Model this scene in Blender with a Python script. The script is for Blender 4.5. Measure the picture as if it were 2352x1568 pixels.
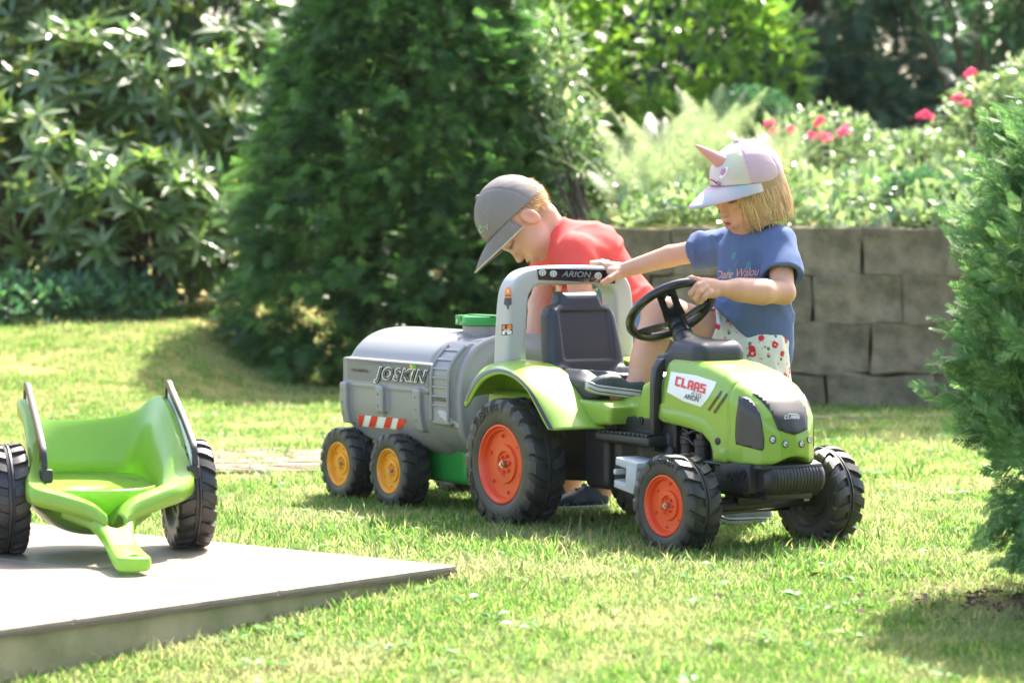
import bpy, bmesh, math, random
import numpy as np
from mathutils import Vector, Matrix, Euler

for o in list(bpy.data.objects):
    bpy.data.objects.remove(o)
scene = bpy.context.scene
COL = scene.collection
PI = math.pi

# ------------------------------------------------------------------ camera
FPX = 6810.0                      # focal length in units of a 2352 px wide frame
CAM_H = 0.87
PITCH = math.atan((784 - 490) / FPX)
cam_data = bpy.data.cameras.new('camera')
cam = bpy.data.objects.new('camera', cam_data)
COL.objects.link(cam)
cam.location = (0, 0, CAM_H)
cam.rotation_euler = (PI / 2 - PITCH, 0, 0)
cam_data.sensor_width = 36.0
cam_data.lens = 36.0 * FPX / 2352
cam_data.clip_start = 0.1
cam_data.clip_end = 400
cam_data.dof.use_dof = True
cam_data.dof.focus_distance = 7.95
cam_data.dof.aperture_fstop = 4.2
scene.camera = cam

# ------------------------------------------------------------------ sky, sun, exposure
SUN_EL = math.radians(52)
SUN_AZ = math.radians(25)         # to the right of straight ahead
world = bpy.data.worlds.new('World')
scene.world = world
world.use_nodes = True
wn = world.node_tree.nodes
sky = wn.new('ShaderNodeTexSky')
sky.sky_type = 'NISHITA'
sky.sun_disc = False
sky.sun_elevation = SUN_EL
sky.sun_rotation = SUN_AZ
sky.air_density = 1.0
sky.dust_density = 3.5
sky.ozone_density = 0.5
world.node_tree.links.new(sky.outputs[0], wn['Background'].inputs[0])
wn['Background'].inputs[1].default_value = 0.135
sun_dir = Vector((math.sin(SUN_AZ) * math.cos(SUN_EL), math.cos(SUN_AZ) * math.cos(SUN_EL), math.sin(SUN_EL)))
sl = bpy.data.lights.new('sun', 'SUN')
sl.energy = 4.3
sl.angle = math.radians(0.53)
sl.color = (1.0, 0.935, 0.825)
so = bpy.data.objects.new('sun', sl)
COL.objects.link(so)
so.location = (4, 12, 14)
so.rotation_euler = sun_dir.to_track_quat('Z', 'Y').to_euler()
vs = scene.view_settings
vs.view_transform = 'Standard'
vs.look = 'None'
vs.exposure = 2.15
vs.gamma = 1.0
scene.cycles.use_denoising = True
scene.cycles.max_bounces = 7
scene.cycles.diffuse_bounces = 3
scene.cycles.glossy_bounces = 3
scene.cycles.transmission_bounces = 4
scene.cycles.transparent_max_bounces = 8
scene.cycles.sample_clamp_indirect = 6.0
# ------------------------------------------------------------------ helpers
C0 = np.array([0, 0, CAM_H]); CF = np.array([0, math.cos(PITCH), -math.sin(PITCH)]); CU = np.array([0, math.sin(PITCH), math.cos(PITCH)])

def spot(x, y, depth):
    """a point of the garden seen at (x, y) of a 2352x1568 print, `depth` metres in front of the photographer"""
    r = np.array([(x - 1176) / FPX, 0, 0]) + CF + (784 - y) / FPX * CU
    return C0 + r * (depth / r[1])

def link(o, parent=None):
    COL.objects.link(o)
    if parent is not None:
        o.parent = parent
    return o

def tag(o, label=None, cat=None, group=None, kind=None):
    for k, v in (('label', label), ('category', cat), ('group', group), ('kind', kind)):
        if v:
            o[k] = v
    return o

def empty(name, loc, rz=0, label=None, cat=None, group=None):
    o = bpy.data.objects.new(name, None)
    o.empty_display_size = 0.1
    link(o)
    o.location = loc
    o.rotation_euler = (0, 0, rz)
    return tag(o, label, cat, group)

def fast_mesh(name, V, F, mat=None, smooth=False):
    """V (n,3) floats, F (m,k) ints (k = 3 or 4)"""
    V = np.ascontiguousarray(V, dtype=np.float32); F = np.ascontiguousarray(F, dtype=np.int32)
    me = bpy.data.meshes.new(name)
    m, k = F.shape
    me.vertices.add(len(V)); me.vertices.foreach_set('co', V.ravel())
    me.loops.add(m * k); me.loops.foreach_set('vertex_index', F.ravel())
    me.polygons.add(m)
    me.polygons.foreach_set('loop_start', np.arange(0, m * k, k, dtype=np.int32))
    me.polygons.foreach_set('loop_total', np.full(m, k, dtype=np.int32))
    if smooth:
        me.polygons.foreach_set('use_smooth', np.ones(m, dtype=bool))
    me.update(calc_edges=True)
    if mat:
        me.materials.append(mat)
    return me

def obj(name, me, parent=None, mat=None):
    if mat is not None and not me.materials:
        me.materials.append(mat)
    return link(bpy.data.objects.new(name, me), parent)

class MB:
    """collects simple shapes, builds them as one mesh object"""
    def __init__(self):
        self.v = []; self.f = []
    def add(self, V, F):
        b = len(self.v)
        self.v += [tuple(map(float, p)) for p in V]
        self.f += [tuple(int(i) + b for i in q) for q in F]
        return self
    def box(self, c, s, R=None):
        V = np.array([[x, y, z] for x in (-.5, .5) for y in (-.5, .5) for z in (-.5, .5)]) * np.array(s)
        if R is not None:
            V = V @ np.array(R).T
        return self.add(V + np.array(c), [(0, 1, 3, 2), (4, 6, 7, 5), (0, 4, 5, 1), (2, 3, 7, 6), (0, 2, 6, 4), (1, 5, 7, 3)])
    def loft(self, rings, close=True, caps=True):
        n = len(rings[0]); V = [p for r in rings for p in r]; F = []
        for i in range(len(rings) - 1):
            for j in range(n if close else n - 1):
                a = i * n + j; b = i * n + (j + 1) % n
                F.append((a, b, b + n, a + n))
        if caps and close:
            F.append(tuple(range(n))[::-1]); F.append(tuple(range((len(rings) - 1) * n, len(rings) * n)))
        return self.add(V, F)
    def tube(self, pts, rad, n=10, caps=True):
        pts = [np.array(p, float) for p in pts]
        rad = [rad] * len(pts) if np.isscalar(rad) else rad
        rings = []; ref = None
        for i, p in enumerate(pts):
            t = pts[min(i + 1, len(pts) - 1)] - pts[max(i - 1, 0)]; t /= np.linalg.norm(t) + 1e-9
            if ref is None:
                ref = np.array([0, 0, 1.]) if abs(t[2]) < .9 else np.array([1., 0, 0])
            a = np.cross(t, ref); a /= np.linalg.norm(a) + 1e-9; b = np.cross(a, t); ref = b
            rings.append([p + rad[i] * (math.cos(q) * a + math.sin(q) * b) for q in np.linspace(0, 2 * PI, n, endpoint=False)])
        return self.loft(rings, True, caps)
    def lathe(self, prof, n=40, axis='y', c=(0, 0, 0)):
        """prof: (radius, along axis)"""
        rings = []
        for r, y in prof:
            r = max(r, 1e-4)
            ring = []
            for q in np.linspace(0, 2 * PI, n, endpoint=False):
                a, b = r * math.cos(q), r * math.sin(q)
                p = (a, y, b) if axis == 'y' else ((y, a, b) if axis == 'x' else (a, b, y))
                ring.append((p[0] + c[0], p[1] + c[1], p[2] + c[2]))
            rings.append(ring)
        return self.loft(rings, True, True)
    def prism(self, poly, d0, d1, to3):
        """poly of 2D points, extruded between d0 and d1; to3(a, b, d) -> xyz"""
        n = len(poly)
        V = [to3(a, b, d0) for a, b in poly] + [to3(a, b, d1) for a, b in poly]
        F = [tuple(range(n))[::-1], tuple(range(n, 2 * n))] + [(i, (i + 1) % n, (i + 1) % n + n, i + n) for i in range(n)]
        return self.add(V, F)
    def build(self, name, mat, parent=None, smooth=None, bevel=0, seg=2):
        me = bpy.data.meshes.new(name)
        me.from_pydata(self.v, [], self.f)
        bm = bmesh.new(); bm.from_mesh(me)
        bmesh.ops.recalc_face_normals(bm, faces=bm.faces)
        if bevel:
            es = [e for e in bm.edges if len(e.link_faces) == 2 and e.calc_face_angle(0) > .5]
            bmesh.ops.bevel(bm, geom=es, offset=bevel, segments=seg, profile=.5, affect='EDGES', clamp_overlap=True)
        bm.to_mesh(me); bm.free()
        o = obj(name, me, parent, mat)
        if smooth is not None:
            me.polygons.foreach_set('use_smooth', np.ones(len(me.polygons), dtype=bool))
            if smooth < 180:
                me.set_sharp_from_angle(angle=math.radians(smooth))
        return o

# ---- signed distance shapes, meshed with surface nets: soft moulded plastic, bodies, cloth
def smin(a, b, k):
    if np.isscalar(k) and k <= 0: return np.minimum(a, b)
    hh = np.clip(.5 + .5 * (b - a) / k, 0, 1)
    return b + (a - b) * hh - k * hh * (1 - hh)
def smax(a, b, k): return -smin(-a, -b, k)
def cap(a, b, ra, rb=None):
    a = np.array(a, np.float32); b = np.array(b, np.float32); rb = ra if rb is None else rb
    ab = b - a; L2 = float(ab @ ab) + 1e-12
    def f(P):
        q = P - a
        t = np.clip(q @ ab / L2, 0, 1)
        return np.sqrt(((q - t[:, None] * ab) ** 2).sum(1)) - (ra + (rb - ra) * t)
    return f
def ell(c, r, R=None):
    c = np.array(c, np.float32); r = np.array(r, np.float32)
    def f(P):
        q = P - c
        if R is not None: q = q @ np.array(R, np.float32)     # columns of R are the axes
        k0 = np.sqrt(((q / r) ** 2).sum(1)); k1 = np.sqrt(((q / r ** 2) ** 2).sum(1)) + 1e-9
        return k0 * (k0 - 1) / k1
    return f
def rbox(P, c, s, r, R=None):
    q = P - np.array(c, np.float32)
    if R is not None: q = q @ np.array(R, np.float32)
    q = np.abs(q) - (np.array(s, np.float32) / 2 - r)
    return np.sqrt((np.maximum(q, 0) ** 2).sum(1)) + np.minimum(q.max(1), 0) - r
def sdpoly(x, y, poly):
    d = np.full(x.shape, 1e9, np.float32); s = np.ones(x.shape, np.float32); n = len(poly)
    for i in range(n):
        ax, ay = poly[i]; bx, by = poly[i - 1]
        ex, ey = bx - ax, by - ay; wx, wy = x - ax, y - ay
        t = np.clip((wx * ex + wy * ey) / (ex * ex + ey * ey + 1e-12), 0, 1)
        d = np.minimum(d, (wx - ex * t) ** 2 + (wy - ey * t) ** 2)
        c1 = y >= ay; c2 = y < by; c3 = ex * wy > ey * wx
        flip = (c1 & c2 & c3) | (~c1 & ~c2 & ~c3)
        s = np.where(flip, -s, s)
    return s * np.sqrt(d)
def union(fs):
    """list of (function, blend)"""
    def f(P):
        d = None
        for g, k in fs:
            e = g(P)
            d = e if d is None else smin(d, e, k)
        return d
    return f
def sdf_mesh(name, f, lo, hi, h, mat=None, slack=1.6):
    lo = np.array(lo, np.float32); hi = np.array(hi, np.float32)
    B = 10; nb = np.ceil((hi - lo) / (h * B)).astype(int)
    gi = np.stack(np.meshgrid(*[np.arange(k) for k in nb], indexing='ij'), -1).reshape(-1, 3)
    cen = lo + (gi + .5) * (B * h)
    act = gi[np.abs(f(cen.astype(np.float32))) < B * h * .87 * slack]
    loc = np.stack(np.meshgrid(*[np.arange(B + 1)] * 3, indexing='ij'), -1).reshape(-1, 3)
    N = nb * B + 2
    keyf = lambda c: (c[..., 0].astype(np.int64) * N[1] + c[..., 1]) * N[2] + c[..., 2]
    KV, VV, QE = [], [], []
    corners = np.array([[i, j, k] for i in (0, 1) for j in (0, 1) for k in (0, 1)])
    edges = [(a, b) for a in range(8) for b in range(a + 1, 8) if abs(corners[a] - corners[b]).sum() == 1]
    for s in range(0, len(act), 150):
        blk = act[s:s + 150]
        idx = (blk * B)[:, None, :] + loc[None]
        D = f((lo + idx.reshape(-1, 3) * h).astype(np.float32)).reshape(len(blk), B + 1, B + 1, B + 1)
        S = D < 0
        cd = np.stack([D[:, i:B + i, j:B + j, k:B + k] for i, j, k in corners], -1)
        cs = cd < 0
        m = cs.any(-1) & ~cs.all(-1)
        w = np.argwhere(m); cdm = cd[m]; csm = cs[m]
        acc = np.zeros((len(w), 3), np.float32); cnt = np.zeros(len(w), np.float32)
        for a, b in edges:
            x = csm[:, a] != csm[:, b]
            t = np.where(x, cdm[:, a] / (cdm[:, a] - cdm[:, b] + 1e-20), 0)
            p = corners[a] + t[:, None] * (corners[b] - corners[a])
            acc += np.where(x[:, None], p, 0); cnt += x
        cell = blk[w[:, 0]] * B + w[:, 1:]
        KV.append(keyf(cell)); VV.append(lo + (cell + acc / cnt[:, None]) * h)
        for ax in range(3):
            sl = [slice(0, B)] * 3; sl2 = list(sl); sl2[ax] = slice(1, B + 1)
            A = S[(slice(None),) + tuple(sl)]; Bb = S[(slice(None),) + tuple(sl2)]
            e = np.argwhere(A != Bb)
            if len(e):
                c = blk[e[:, 0]] * B + e[:, 1:]
                o1 = np.zeros(3, int); o1[(ax + 1) % 3] = 1
                o2 = np.zeros(3, int); o2[(ax + 2) % 3] = 1
                q = np.stack([c - o1 - o2, c - o2, c, c - o1], 1)
                inside = A[tuple(e.T)]
                q[~inside] = q[~inside][:, ::-1]
                QE.append(q)
    K = np.concatenate(KV); V = np.concatenate(VV)
    order = np.argsort(K); K = K[order]; V = V[order]
    Q = np.concatenate(QE); Q = Q[(Q >= 0).all((1, 2))]
    qk = keyf(Q)
    pos = np.clip(np.searchsorted(K, qk), 0, len(K) - 1)
    ok = (K[pos] == qk).all(1)
    return fast_mesh(name, V, pos[ok], mat, smooth=True)
def grad(f, P, e=1e-3):
    P = np.asarray(P, np.float32); g = np.zeros_like(P)
    for i in range(3):
        d = np.zeros(3, np.float32); d[i] = e
        g[:, i] = f(P + d) - f(P - d)
    return g / (np.linalg.norm(g, axis=1, keepdims=True) + 1e-9)
def march(f, P, D, off=.002, n=60):
    """walk points P along directions D until the surface f is `off` away"""
    P = np.array(P, np.float32); D = np.array(D, np.float32)
    D = D / np.linalg.norm(D, axis=-1, keepdims=True)
    for _ in range(n):
        P = P + D * ((f(P) - off) * .8)[:, None]
    return P
def subdivide_poly(me_poly, cut):
    """fill a 2D polygon and cut it fine; returns 2D verts and faces"""
    bm = bmesh.new()
    vs_ = [bm.verts.new((a, b, 0)) for a, b in me_poly]
    bm.faces.new(vs_)
    xs = [p[0] for p in me_poly]; ys = [p[1] for p in me_poly]
    for lo_, hi_, nrm in ((min(xs), max(xs), (1, 0, 0)), (min(ys), max(ys), (0, 1, 0))):
        k = lo_ + cut
        while k < hi_:
            bmesh.ops.bisect_plane(bm, geom=bm.verts[:] + bm.edges[:] + bm.faces[:], plane_co=(k * nrm[0], k * nrm[1], 0), plane_no=nrm, dist=1e-6)
            k += cut
    bmesh.ops.triangulate(bm, faces=bm.faces[:])
    bm.verts.ensure_lookup_table(); bm.verts.index_update()
    V = np.array([v.co[:2] for v in bm.verts]); F = np.array([[v.index for v in fc.verts] for fc in bm.faces])
    bm.free()
    return V, F

_txt = {}
def text2d(s, size=1.0, shear=0.0, offset=0.0, space=1.0):
    """outline lettering filled flat: 2D verts + triangles, left end at x = 0, base line y = 0"""
    key = (s, shear, offset, space)
    if key not in _txt:
        cu = bpy.data.curves.new('t', 'FONT'); cu.body = s; cu.size = 1.0; cu.shear = shear; cu.offset = offset
        cu.space_character = space; cu.resolution_u = 3; cu.fill_mode = 'FRONT'
        o = bpy.data.objects.new('t', cu); COL.objects.link(o)
        dg = bpy.context.evaluated_depsgraph_get()
        me = bpy.data.meshes.new_from_object(o.evaluated_get(dg))
        me.calc_loop_triangles()
        V = np.array([v.co[:2] for v in me.vertices]); F = np.array([t.vertices[:] for t in me.loop_triangles])
        bpy.data.objects.remove(o); bpy.data.curves.remove(cu); bpy.data.meshes.remove(me)
        V[:, 0] -= V[:, 0].min()
        _txt[key] = (V, F)
    V, F = _txt[key]
    return V * size, F

def bez(pts, n=40):
    """Catmull-Rom through points, n samples"""
    p = np.array(pts, float); p = np.vstack([2 * p[0] - p[1], p, 2 * p[-1] - p[-2]])
    out = []
    for t in np.linspace(0, len(pts) - 1, n):
        i = min(int(t), len(pts) - 2); u = t - i
        a, b, c, d = p[i:i + 4]
        out.append(.5 * (2 * b + (c - a) * u + (2 * a - 5 * b + 4 * c - d) * u * u + (3 * b - a - 3 * c + d) * u ** 3))
    return np.array(out)

# ------------------------------------------------------------------ materials
def mat(name, col, rough=.5, metal=0, spec=.5, noise=0, nscale=20, col2=None, bump=0, bscale=60, transl=0, tcol=None, coat=0, sss=0, island=None, obrand=None, attr=None, stretch=None):
    """procedural principled material. noise mixes col towards col2; island = (col, col, ...) picks a colour per separate piece"""
    m = bpy.data.materials.new(name); m.use_nodes = True
    nt = m.node_tree; N = nt.nodes; L = nt.links
    b = N['Principled BSDF']; out = N['Material Output']
    b.inputs['Roughness'].default_value = rough; b.inputs['Metallic'].default_value = metal
    b.inputs['Specular IOR Level'].default_value = spec
    if coat: b.inputs['Coat Weight'].default_value = coat; b.inputs['Coat Roughness'].default_value = .08
    if sss:
        b.inputs['Subsurface Weight'].default_value = sss; b.inputs['Subsurface Radius'].default_value = (1, .35, .2); b.inputs['Subsurface Scale'].default_value = .006
    rgba = lambda c: (*c, 1)
    src = None
    geo = N.new('ShaderNodeNewGeometry'); tc = N.new('ShaderNodeTexCoord')
    vec = tc.outputs['Object']
    if stretch:
        mp = N.new('ShaderNodeMapping'); mp.inputs['Scale'].default_value = stretch; L.new(vec, mp.inputs[0]); vec = mp.outputs[0]
    if island or obrand:
        cr = N.new('ShaderNodeValToRGB'); cs = island or obrand
        el = cr.color_ramp.elements
        while len(el) < len(cs): el.new(.5)
        for i, c in enumerate(cs):
            el[i].position = i / max(1, len(cs) - 1); el[i].color = rgba(c)
        if island: L.new(geo.outputs['Random Per Island'], cr.inputs[0])
        else:
            oi = N.new('ShaderNodeObjectInfo'); L.new(oi.outputs['Random'], cr.inputs[0])
        src = cr.outputs[0]
    if attr:
        at_ = N.new('ShaderNodeAttribute'); at_.attribute_name = attr; src = at_.outputs['Color']
    if noise:
        nz = N.new('ShaderNodeTexNoise'); nz.inputs['Scale'].default_value = nscale; nz.inputs['Detail'].default_value = 6; nz.inputs['Roughness'].default_value = .6
        L.new(vec, nz.inputs['Vector'])
        rp = N.new('ShaderNodeMapRange'); rp.inputs['From Min'].default_value = .35; rp.inputs['From Max'].default_value = .68; rp.inputs['To Max'].default_value = noise
        L.new(nz.outputs[0], rp.inputs[0])
        mx = N.new('ShaderNodeMix'); mx.data_type = 'RGBA'
        L.new(rp.outputs[0], mx.inputs['Factor'])
        if src: L.new(src, mx.inputs['A'])
        else: mx.inputs['A'].default_value = rgba(col)
        mx.inputs['B'].default_value = rgba(col2 or tuple(c * .6 for c in col))
        src = mx.outputs['Result']
    if src: L.new(src, b.inputs['Base Color'])
    else: b.inputs['Base Color'].default_value = rgba(col)
    if bump:
        nb = N.new('ShaderNodeTexNoise'); nb.inputs['Scale'].default_value = bscale; nb.inputs['Detail'].default_value = 5
        L.new(vec, nb.inputs['Vector'])
        bp = N.new('ShaderNodeBump'); bp.inputs['Strength'].default_value = bump; bp.inputs['Distance'].default_value = .01
        L.new(nb.outputs[0], bp.inputs['Height']); L.new(bp.outputs[0], b.inputs['Normal'])
    if transl:
        tr = N.new('ShaderNodeBsdfTranslucent'); ms = N.new('ShaderNodeMixShader'); ms.inputs[0].default_value = transl
        if tcol: tr.inputs[0].default_value = rgba(tcol)
        elif src:
            hs = N.new('ShaderNodeHueSaturation'); hs.inputs['Saturation'].default_value = 1.15; hs.inputs['Value'].default_value = 1.6
            L.new(src, hs.inputs['Color']); L.new(hs.outputs[0], tr.inputs[0])
        else: tr.inputs[0].default_value = rgba(tuple(min(1, c * 1.6) for c in col))
        L.new(b.outputs[0], ms.inputs[1]); L.new(tr.outputs[0], ms.inputs[2]); L.new(ms.outputs[0], out.inputs[0])
    return m

def srgb(r, g, b):
    return tuple((c / 255 / 12.92) if c <= 10 else ((c / 255 + .055) / 1.055) ** 2.4 for c in (r, g, b))

M = {}
M['green'] = mat('green plastic', (.27, .43, .055), .3, coat=.3, noise=.35, nscale=14, col2=(.22, .36, .045), bump=.015, bscale=60, transl=.10, tcol=(.4, .7, .08))
M['darkgreen'] = mat('dark green plastic', (.03, .30, .05), .32, noise=.15, nscale=8, transl=.1, tcol=(.05, .5, .06))
M['cartgreen'] = mat('cart green plastic', (.28, .46, .07), .3, coat=.3, noise=.1, nscale=9, col2=(.24, .41, .055), transl=.32, tcol=(.36, .75, .03))
M['black'] = mat('black plastic', (.018, .018, .019), .42, noise=.4, nscale=30, col2=(.032, .03, .028), bump=.05, bscale=300)
M['gloss'] = mat('glossy black plastic', (.012, .012, .013), .18, coat=.2)
M['tyre'] = mat('black tyre plastic', (.026, .026, .027), .44, noise=.6, nscale=26, col2=(.062, .056, .045), bump=.06, bscale=220)
M['seat'] = mat('blue black seat plastic', (.024, .028, .036), .42, bump=.12, bscale=420)
M['grey'] = mat('grey plastic', (.42, .42, .41), .38, noise=.12, nscale=10, col2=(.36, .36, .35))
M['tank'] = mat('tank grey plastic', (.25, .245, .24), .36, noise=.2, nscale=7, col2=(.20, .20, .2), bump=.03, bscale=150)
M['tankdark'] = mat('darker grey plate', (.16, .165, .17), .4, noise=.2, nscale=12)
M['pedal'] = mat('pedal grey plastic', (.45, .46, .46), .45, bump=.1, bscale=500)
M['orange'] = mat('orange red rim plastic', (.80, .085, .02), .33, noise=.12, nscale=12, col2=(.7, .06, .012), transl=.08, tcol=(1, .2, .03))
M['yellow'] = mat('yellow rim plastic', (.80, .33, .02), .36, noise=.15, nscale=12, col2=(.72, .27, .015))
M['steel'] = mat('steel', (.55, .55, .55), .28, metal=1)
M['white'] = mat('white sticker', (.78, .78, .76), .4)
M['red'] = mat('red print', (.75, .03, .02), .4)
M['ink'] = mat('black print', (.015, .015, .016), .4)
M['greyink'] = mat('grey print', (.22, .23, .22), .4)
M['darkpanel'] = mat('dark brown grey panel print', (.045, .042, .04), .35)
M['silverprint'] = mat('silver print', (.5, .52, .5), .3)
M['amber'] = mat('orange lamp print', (.78, .2, .03), .35)
M['printyellow'] = mat('yellow print', (.8, .5, .06), .4)
M['printgreen'] = mat('green print', (.04, .4, .06), .4)
# ------------------------------------------------------------------ ground, paving, wall
def sst(a, b, x):
    t = np.clip((x - a) / (b - a), 0, 1); return t * t * (3 - 2 * t)
WALL_Y = 13.45
PLAT_Z = .035
HAZE = .00018
PA = np.array([-.129, 7.01]); PE1 = np.array([-.77, .64]); PE1 = PE1 / np.linalg.norm(PE1); PE2 = np.array([-PE1[1], PE1[0]]) * 1.0
if PE2[1] > 0: PE2 = -PE2
PL1, PL2 = 2.4, 3.0
def in_plat(X, Y, m=0.0):
    a = (X - PA[0]) * PE1[0] + (Y - PA[1]) * PE1[1]; b = (X - PA[0]) * PE2[0] + (Y - PA[1]) * PE2[1]
    return (a > -m) & (a < PL1 + m) & (b > -m) & (b < PL2 + m)
def terrain(X, Y):
    X = np.asarray(X, float); Y = np.asarray(Y, float)
    und = .006 * np.sin(X * 2.1 + Y * .9) + .005 * np.sin(X * 4.3 - Y * 3.1 + 1)
    near_ = sst(5.0, 6.2, Y) * (1 - sst(9.4, 10.2, Y))
    und = und * (1 - .8 * near_)
    left = (.34 * sst(11.8, 16.2, Y) + .07 * np.maximum(Y - 16, 0)) * (1 - .85 * sst(-1.7, -1.0, X))
    right = np.where(Y > WALL_Y + .12, .74 + .085 * np.clip(Y - WALL_Y, 0, 5) + .02 * np.maximum(Y - WALL_Y - 5, 0), 0.0)
    m = sst(.15, .5, X) * (Y > WALL_Y) + sst(.15, .5, X) * sst(11.8, 12.4, Y) * (Y <= WALL_Y)
    z = left * (1 - m) + right * m
    z = z - .085 * np.clip((7.0 - Y) / 1.1, 0, 1.4) * np.clip((.25 - X) / .8, 0, 1)
    return z + und
gx = np.concatenate([np.linspace(-60, -5, 12)[:-1], np.linspace(-5, 5, 126), np.linspace(5, 60, 12)[1:]])
gy = np.concatenate([np.linspace(-10, 4.6, 8)[:-1], np.linspace(4.6, 13.3, 110), [13.45, 13.56, 13.58], np.linspace(13.7, 22, 70), np.linspace(22, 120, 15)[1:]])
GX, GY = np.meshgrid(gx, gy, indexing='ij')
V = np.stack([GX, GY, terrain(GX, GY)], -1).reshape(-1, 3); ny = len(gy)
I, J = np.meshgrid(np.arange(len(gx) - 1), np.arange(ny - 1), indexing='ij')
F = np.stack([I * ny + J, (I + 1) * ny + J, (I + 1) * ny + J + 1, I * ny + J + 1], -1).reshape(-1, 4)
def ground_mat():
    m = mat('lawn soil', (.2, .2, .08), .95, spec=.1, bump=.6, bscale=90); nt = m.node_tree; N = nt.nodes; L = nt.links; b = N['Principled BSDF']
    geo = N.new('ShaderNodeNewGeometry')
    n1 = N.new('ShaderNodeTexNoise'); n1.inputs['Scale'].default_value = 1.6; n1.inputs['Detail'].default_value = 5; L.new(geo.outputs['Position'], n1.inputs['Vector'])
    n2 = N.new('ShaderNodeTexNoise'); n2.inputs['Scale'].default_value = 70; n2.inputs['Detail'].default_value = 4; L.new(geo.outputs['Position'], n2.inputs['Vector'])
    r1 = N.new('ShaderNodeValToRGB'); e = r1.color_ramp.elements; e[0].position = .38; e[0].color = (.13, .17, .035, 1); e[1].position = .66; e[1].color = (.34, .28, .13, 1)
    L.new(n1.outputs[0], r1.inputs[0])
    mx = N.new('ShaderNodeMix'); mx.data_type = 'RGBA'; mx.blend_type = 'MULTIPLY'; mx.inputs['Factor'].default_value = .8
    r2 = N.new('ShaderNodeValToRGB'); e = r2.color_ramp.elements; e[0].position = .3; e[0].color = (.45, .42, .36, 1); e[1].position = .65; e[1].color = (1.15, 1.12, 1, 1)
    L.new(n2.outputs[0], r2.inputs[0]); L.new(r1.outputs[0], mx.inputs['A']); L.new(r2.outputs[0], mx.inputs['B']); L.new(mx.outputs['Result'], b.inputs['Base Color'])
    return m
M['soil'] = ground_mat()
tag(obj('ground', fast_mesh('ground', V, F, M['soil'], True)), kind='structure')

# platform of large tiles on a weathered base
M['tile'] = mat('beige porcelain tile', (.34, .28, .22), .42, noise=.95, nscale=3.2, col2=(.22, .175, .13), bump=.03, bscale=40, stretch=(1, 3, 1), spec=.3)
M['tileedge'] = mat('tile edge', (.16, .12, .10), .7, noise=.4, nscale=20)
M['base'] = mat('weathered concrete', (.36, .30, .18), .9, noise=.8, nscale=6, col2=(.13, .14, .06), bump=.35, bscale=35)
plat = empty('stone_platform', (PA[0], PA[1], 0), math.atan2(PE1[1], PE1[0]), 'low platform of pale beige tiles on a weathered mossy base', 'platform')
PIN = -1 if (PE1[0] * PE2[1] - PE1[1] * PE2[0]) < 0 else 1       # local y of the second edge
tiles = [(0.0, .02), (.62, .0), (1.24, .01), (1.86, .0)]
for i in range(4):
    for j in range(5):
        a0, b0 = i * .603, j * .603
        mb = MB(); mb.box((a0 + .30, PIN * (b0 + .30), PLAT_Z - .005), (.594, .594, .010)); t = mb.build('tile', M['tile'], plat, bevel=.0015)
mb = MB(); mb.box((1.2, PIN * 1.5, PLAT_Z - .0135), (2.398, 2.998, .007)); mb.build('tile_bed', M['tileedge'], plat)
mb = MB(); mb.box((1.205, PIN * 1.505, PLAT_Z - .167), (2.392, 2.992, .30)); mb.build('plinth', M['base'], plat)

# stone wall
M['sandstone'] = mat('mossy sandstone', (.25, .20, .13), .95, obrand=((.26, .21, .135), (.21, .17, .11), (.29, .24, .16), (.23, .19, .125)), noise=.9, nscale=9, col2=(.09, .085, .05), bump=1.0, bscale=30, spec=.15)
M['mortar'] = mat('dark wall joint', (.13, .105, .07), .95, noise=.4, nscale=15)
wall = empty('stone_wall', (1.6, WALL_Y, 0), 0, 'retaining wall of mossy sandstone blocks along the flower bed', 'wall')
rng = np.random.RandomState(11)
def stone_mesh(name, sx, sy, sz, seed, amp=.012, mat_=None, sub=2):
    bm = bmesh.new(); bmesh.ops.create_cube(bm, size=1)
    bmesh.ops.bevel(bm, geom=bm.edges[:], offset=.03, segments=1, affect='EDGES')
    bmesh.ops.subdivide_edges(bm, edges=[e for e in bm.edges if e.calc_length() > .3], cuts=sub, use_grid_fill=True)
    r = np.random.RandomState(seed); ph = r.rand(6) * 6
    for v in bm.verts:
        x, y, z = v.co.x * sx, v.co.y * sy, v.co.z * sz
        n = math.sin(x * 19 + ph[0] + z * 7) + math.sin(z * 23 + ph[1] - x * 6) + math.sin(y * 21 + ph[2] + x * 13)
        k = 1 + 0 * n
        v.co = Vector((x, y, z)) + v.co.normalized() * amp * n * .7
    me = bpy.data.meshes.new(name); bm.to_mesh(me); bm.free(); me.materials.append(mat_)
    for p in me.polygons: p.use_smooth = True
    me.set_sharp_from_angle(angle=.6)
    return me
rows = [(.595, .80, [.30, .72, 1.12, 1.575, 1.955, 2.36, 2.8, 3.25]), (.375, .59, [.25, .62, .95, 1.35, 1.765, 2.2, 2.62, 3.1]), (.15, .37, [.3, .82, 1.2, 1.62, 2.02, 2.45, 2.9, 3.3]), (-.12, .145, [.2, .6, 1.0, 1.42, 1.9, 2.3, 2.7, 3.2])]
for k, (z0, z1, xs) in enumerate(rows):
    for i in range(len(xs) - 1):
        w = xs[i + 1] - xs[i] - .004; h = z1 - z0 + .004
        o = obj('stone', stone_mesh('stone', w, .24, h, k * 20 + i, .010, M['sandstone'], 4), wall)
        o.location = ((xs[i] + xs[i + 1]) / 2 - 1.6, rng.uniform(-.005, .005), (z0 + z1) / 2)
        o.rotation_euler = (rng.normal(0, .006), rng.normal(0, .003), rng.normal(0, .005))
mb = MB(); mb.box((.17, .07, .33), (2.9, .15, .86)); mb.build('joint_fill', M['mortar'], wall)

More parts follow.
